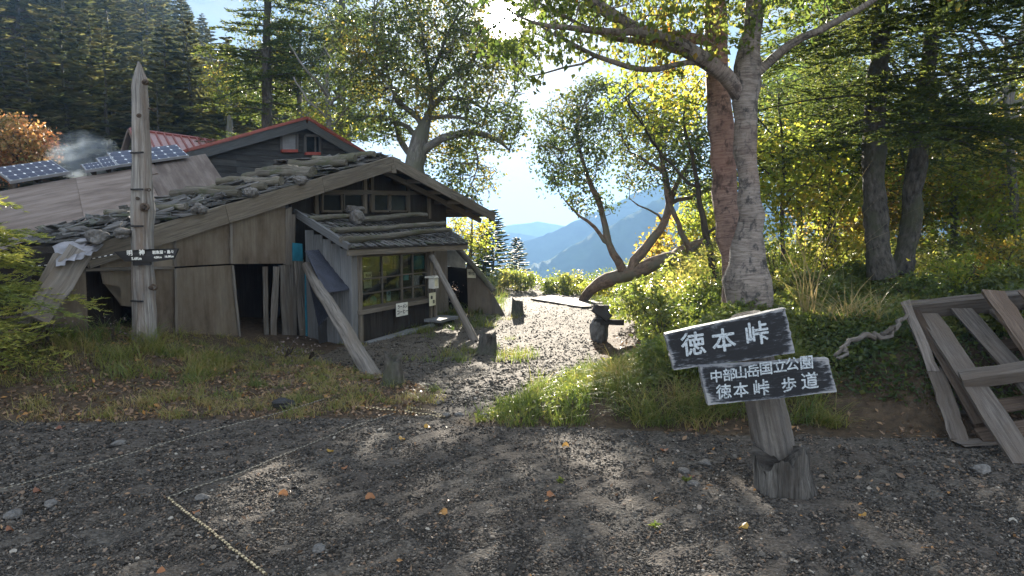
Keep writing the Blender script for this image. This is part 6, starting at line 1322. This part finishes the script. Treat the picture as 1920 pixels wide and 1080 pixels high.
def bush(px, py, Y, rx, ry, n, lab, lm, leaf=.055, per=10, va=.45, seed=0):
    p = P(px, py, Y); L = []; r2 = np.random.default_rng(seed)
    for k in range(4): a = r2.uniform(-.6, .6); L.append([(px+r2.normal(0, 4), py, Y, .012), (px+a*rx*.6, py-ry*.8, Y+r2.normal(0, .1), .008)])
    tree('bush', L, [ell(px, py-ry, Y, rx, ry, rx/FPX*Y*.8, n, seed)], lab, lm, B_TWIG, step=.13, infl=1.5, tip=.003, leaf=leaf, per=per, spread=.07, seed=seed, vbase=va, cat='bush', maxn=2500, group='bushes')
BU = [(1240, 640, 8.6, 70, 55, 'rounded bush with glossy pale leaves left of the upper sign board', L_SHRUB), (1330, 600, 9.2, 60, 50, 'bush at the left foot of the big birch', L_SHRUB), (1190, 590, 12, 60, 35, 'bush under the flat trunk of the crooked tree', L_SHRUB), (1500, 600, 8.2, 60, 60, 'reddish green bush right of the birch foot', L_SHRUB), (1560, 520, 10, 70, 55, 'yellow-green bush on the bank before the mossy conifer', L_YELLOW), (1450, 520, 9.6, 40, 60, 'bright bush hugging the right side of the birch trunk', L_YELLOW), (1320, 560, 12, 50, 26, 'sunny yellow bush between crooked tree and birch', L_YELLOW), (1700, 560, 8.6, 60, 30, 'low dark bush at the foot of the forked conifer', L_GREEN), (1800, 540, 9, 80, 40, 'low yellowish bush above the top rail of the pallet', L_YELLOW), (1900, 520, 9.5, 70, 50, 'bush at the picture edge above the pallet', L_GOLD), (1650, 740, 6.0, 75, 45, 'dark drooping conifer shrub below the bleached root', L_NEEDLE), (1060, 545, 20, 45, 22, 'pale-leaved bush on the crest beyond the plank platform', L_SHRUB), (970, 535, 21, 40, 20, 'green bush on the crest left of the path end', L_SHRUB), (1120, 545, 18.5, 30, 18, 'small bush where the crooked trunk meets the ground', L_YELLOW)]
for i, (px, py, Y, rx, ry, lab, lm) in enumerate(BU):
    g_ = G(px, py); bush(px, py+12, Y, rx, ry, 55, lab, lm, seed=200+i, leaf=.055 if Y < 15 else .085, per=9)
for i, (px, py, Y, rx, ry, n, lab, lm) in enumerate(((852, 580, 13.6, 14, 26, 22, 'dead seedling with pale curled leaves in front of the dark doorway', L_PALE), (542, 668, 7.9, 22, 18, 18, 'small plant with pinkish grey leaves at the foot of the upright boards', L_PALE), (583, 672, 7.7, 14, 14, 12, 'smaller pinkish plant next to the corrugated sheet', L_PALE), (92, 640, 6.9, 28, 18, 20, 'grey-leaved plant at the foot of the leaning board', L_PALE), (213, 640, 7.4, 6, 22, 8, 'single upright stalk with pale leaves left of the tall post', L_PALE))):
    bush(px, py, Y, rx, ry, n, lab, lm, .03, 5, .6, 300+i)
for px, py, s_, lab in ((1228, 990, .05, 'small green sprout in the gravel near the bottom'), (1050, 905, .04, 'thin green sprout beside a red leaf on the gravel'), (1288, 903, .05, 'little green weed among the stones left of the sign')):
    c = G(px, py); m = MB(); C = c+rg.normal(0, 1, (26, 3))*(s_*.22, s_*.2, 0)+(0, 0, .01); leafmesh(m, C, .03, np.array([[0, 0, 1.]]), -.5, rg.random(26)*.6, .5, .2); tag(m.build('sprout', L_SHRUB, loc=c), lab, 'weed')
# ------------------------------------------------------------------ smoke and the air itself
def volmat(name, col, dens, aniso, nz=None):
    m, t, out = mat(name); v = N(t, 'ShaderNodeVolumePrincipled'); v.inputs['Color'].default_value = (*col, 1); v.inputs['Density'].default_value = dens; v.inputs['Anisotropy'].default_value = aniso
    if nz:
        tc_ = N(t, 'ShaderNodeTexCoord'); n_ = noise(t, tc_.outputs['Object'], nz, 4, .6, None, .6); ln = N(t, 'ShaderNodeVectorMath', operation='LENGTH'); sc_ = N(t, 'ShaderNodeVectorMath', operation='MULTIPLY'); sc_.inputs[1].default_value = SMK; t.links.new(tc_.outputs['Object'], sc_.inputs[0]); t.links.new(sc_.outputs[0], ln.inputs[0])
        fall = N(t, 'ShaderNodeMapRange'); fall.inputs['From Min'].default_value = 1; fall.inputs['From Max'].default_value = .15; t.links.new(ln.outputs['Value'], fall.inputs['Value'])
        r_ = N(t, 'ShaderNodeMapRange'); r_.inputs['From Min'].default_value = .42; r_.inputs['From Max'].default_value = .75; r_.inputs['To Max'].default_value = dens; t.links.new(n_, r_.inputs['Value'])
        t.links.new(mth(t, 'MULTIPLY', r_.outputs[0], fall.outputs[0]), v.inputs['Density'])
    t.links.new(v.outputs[0], out.inputs['Volume']); return m
c = P(150, 290, 14.5); ax_ = (.85, .6, .55); SMK = tuple(1/a for a in ax_)
m = MB(); v, f = ICO[2]; m.add(v*np.array(ax_)+c, f); so = m.build('smoke', volmat('smoke_volume', (.72, .86, 1), 5.5, .3, 2.2), loc=c); tag(so, 'thin bluish smoke rising from behind the solar panels', 'smoke', None, 'stuff')
m = MB(); a, b = np.array([-2000, -75, -260.]), np.array([2000, 1650, 104.])
V = [(x, y, z) for z in (a[2], b[2]) for y in (a[1], b[1]) for x in (a[0], b[0])]
m.add(V, [(0, 2, 3, 1), (4, 5, 7, 6), (0, 1, 5, 4), (2, 6, 7, 3), (0, 4, 6, 2), (1, 3, 7, 5)]); hz = m.build('haze', volmat('haze_volume', (.27, .50, .88), .0009, .0)); tag(hz, 'blue morning haze over the valley and the hillside', 'haze', None, 'stuff')
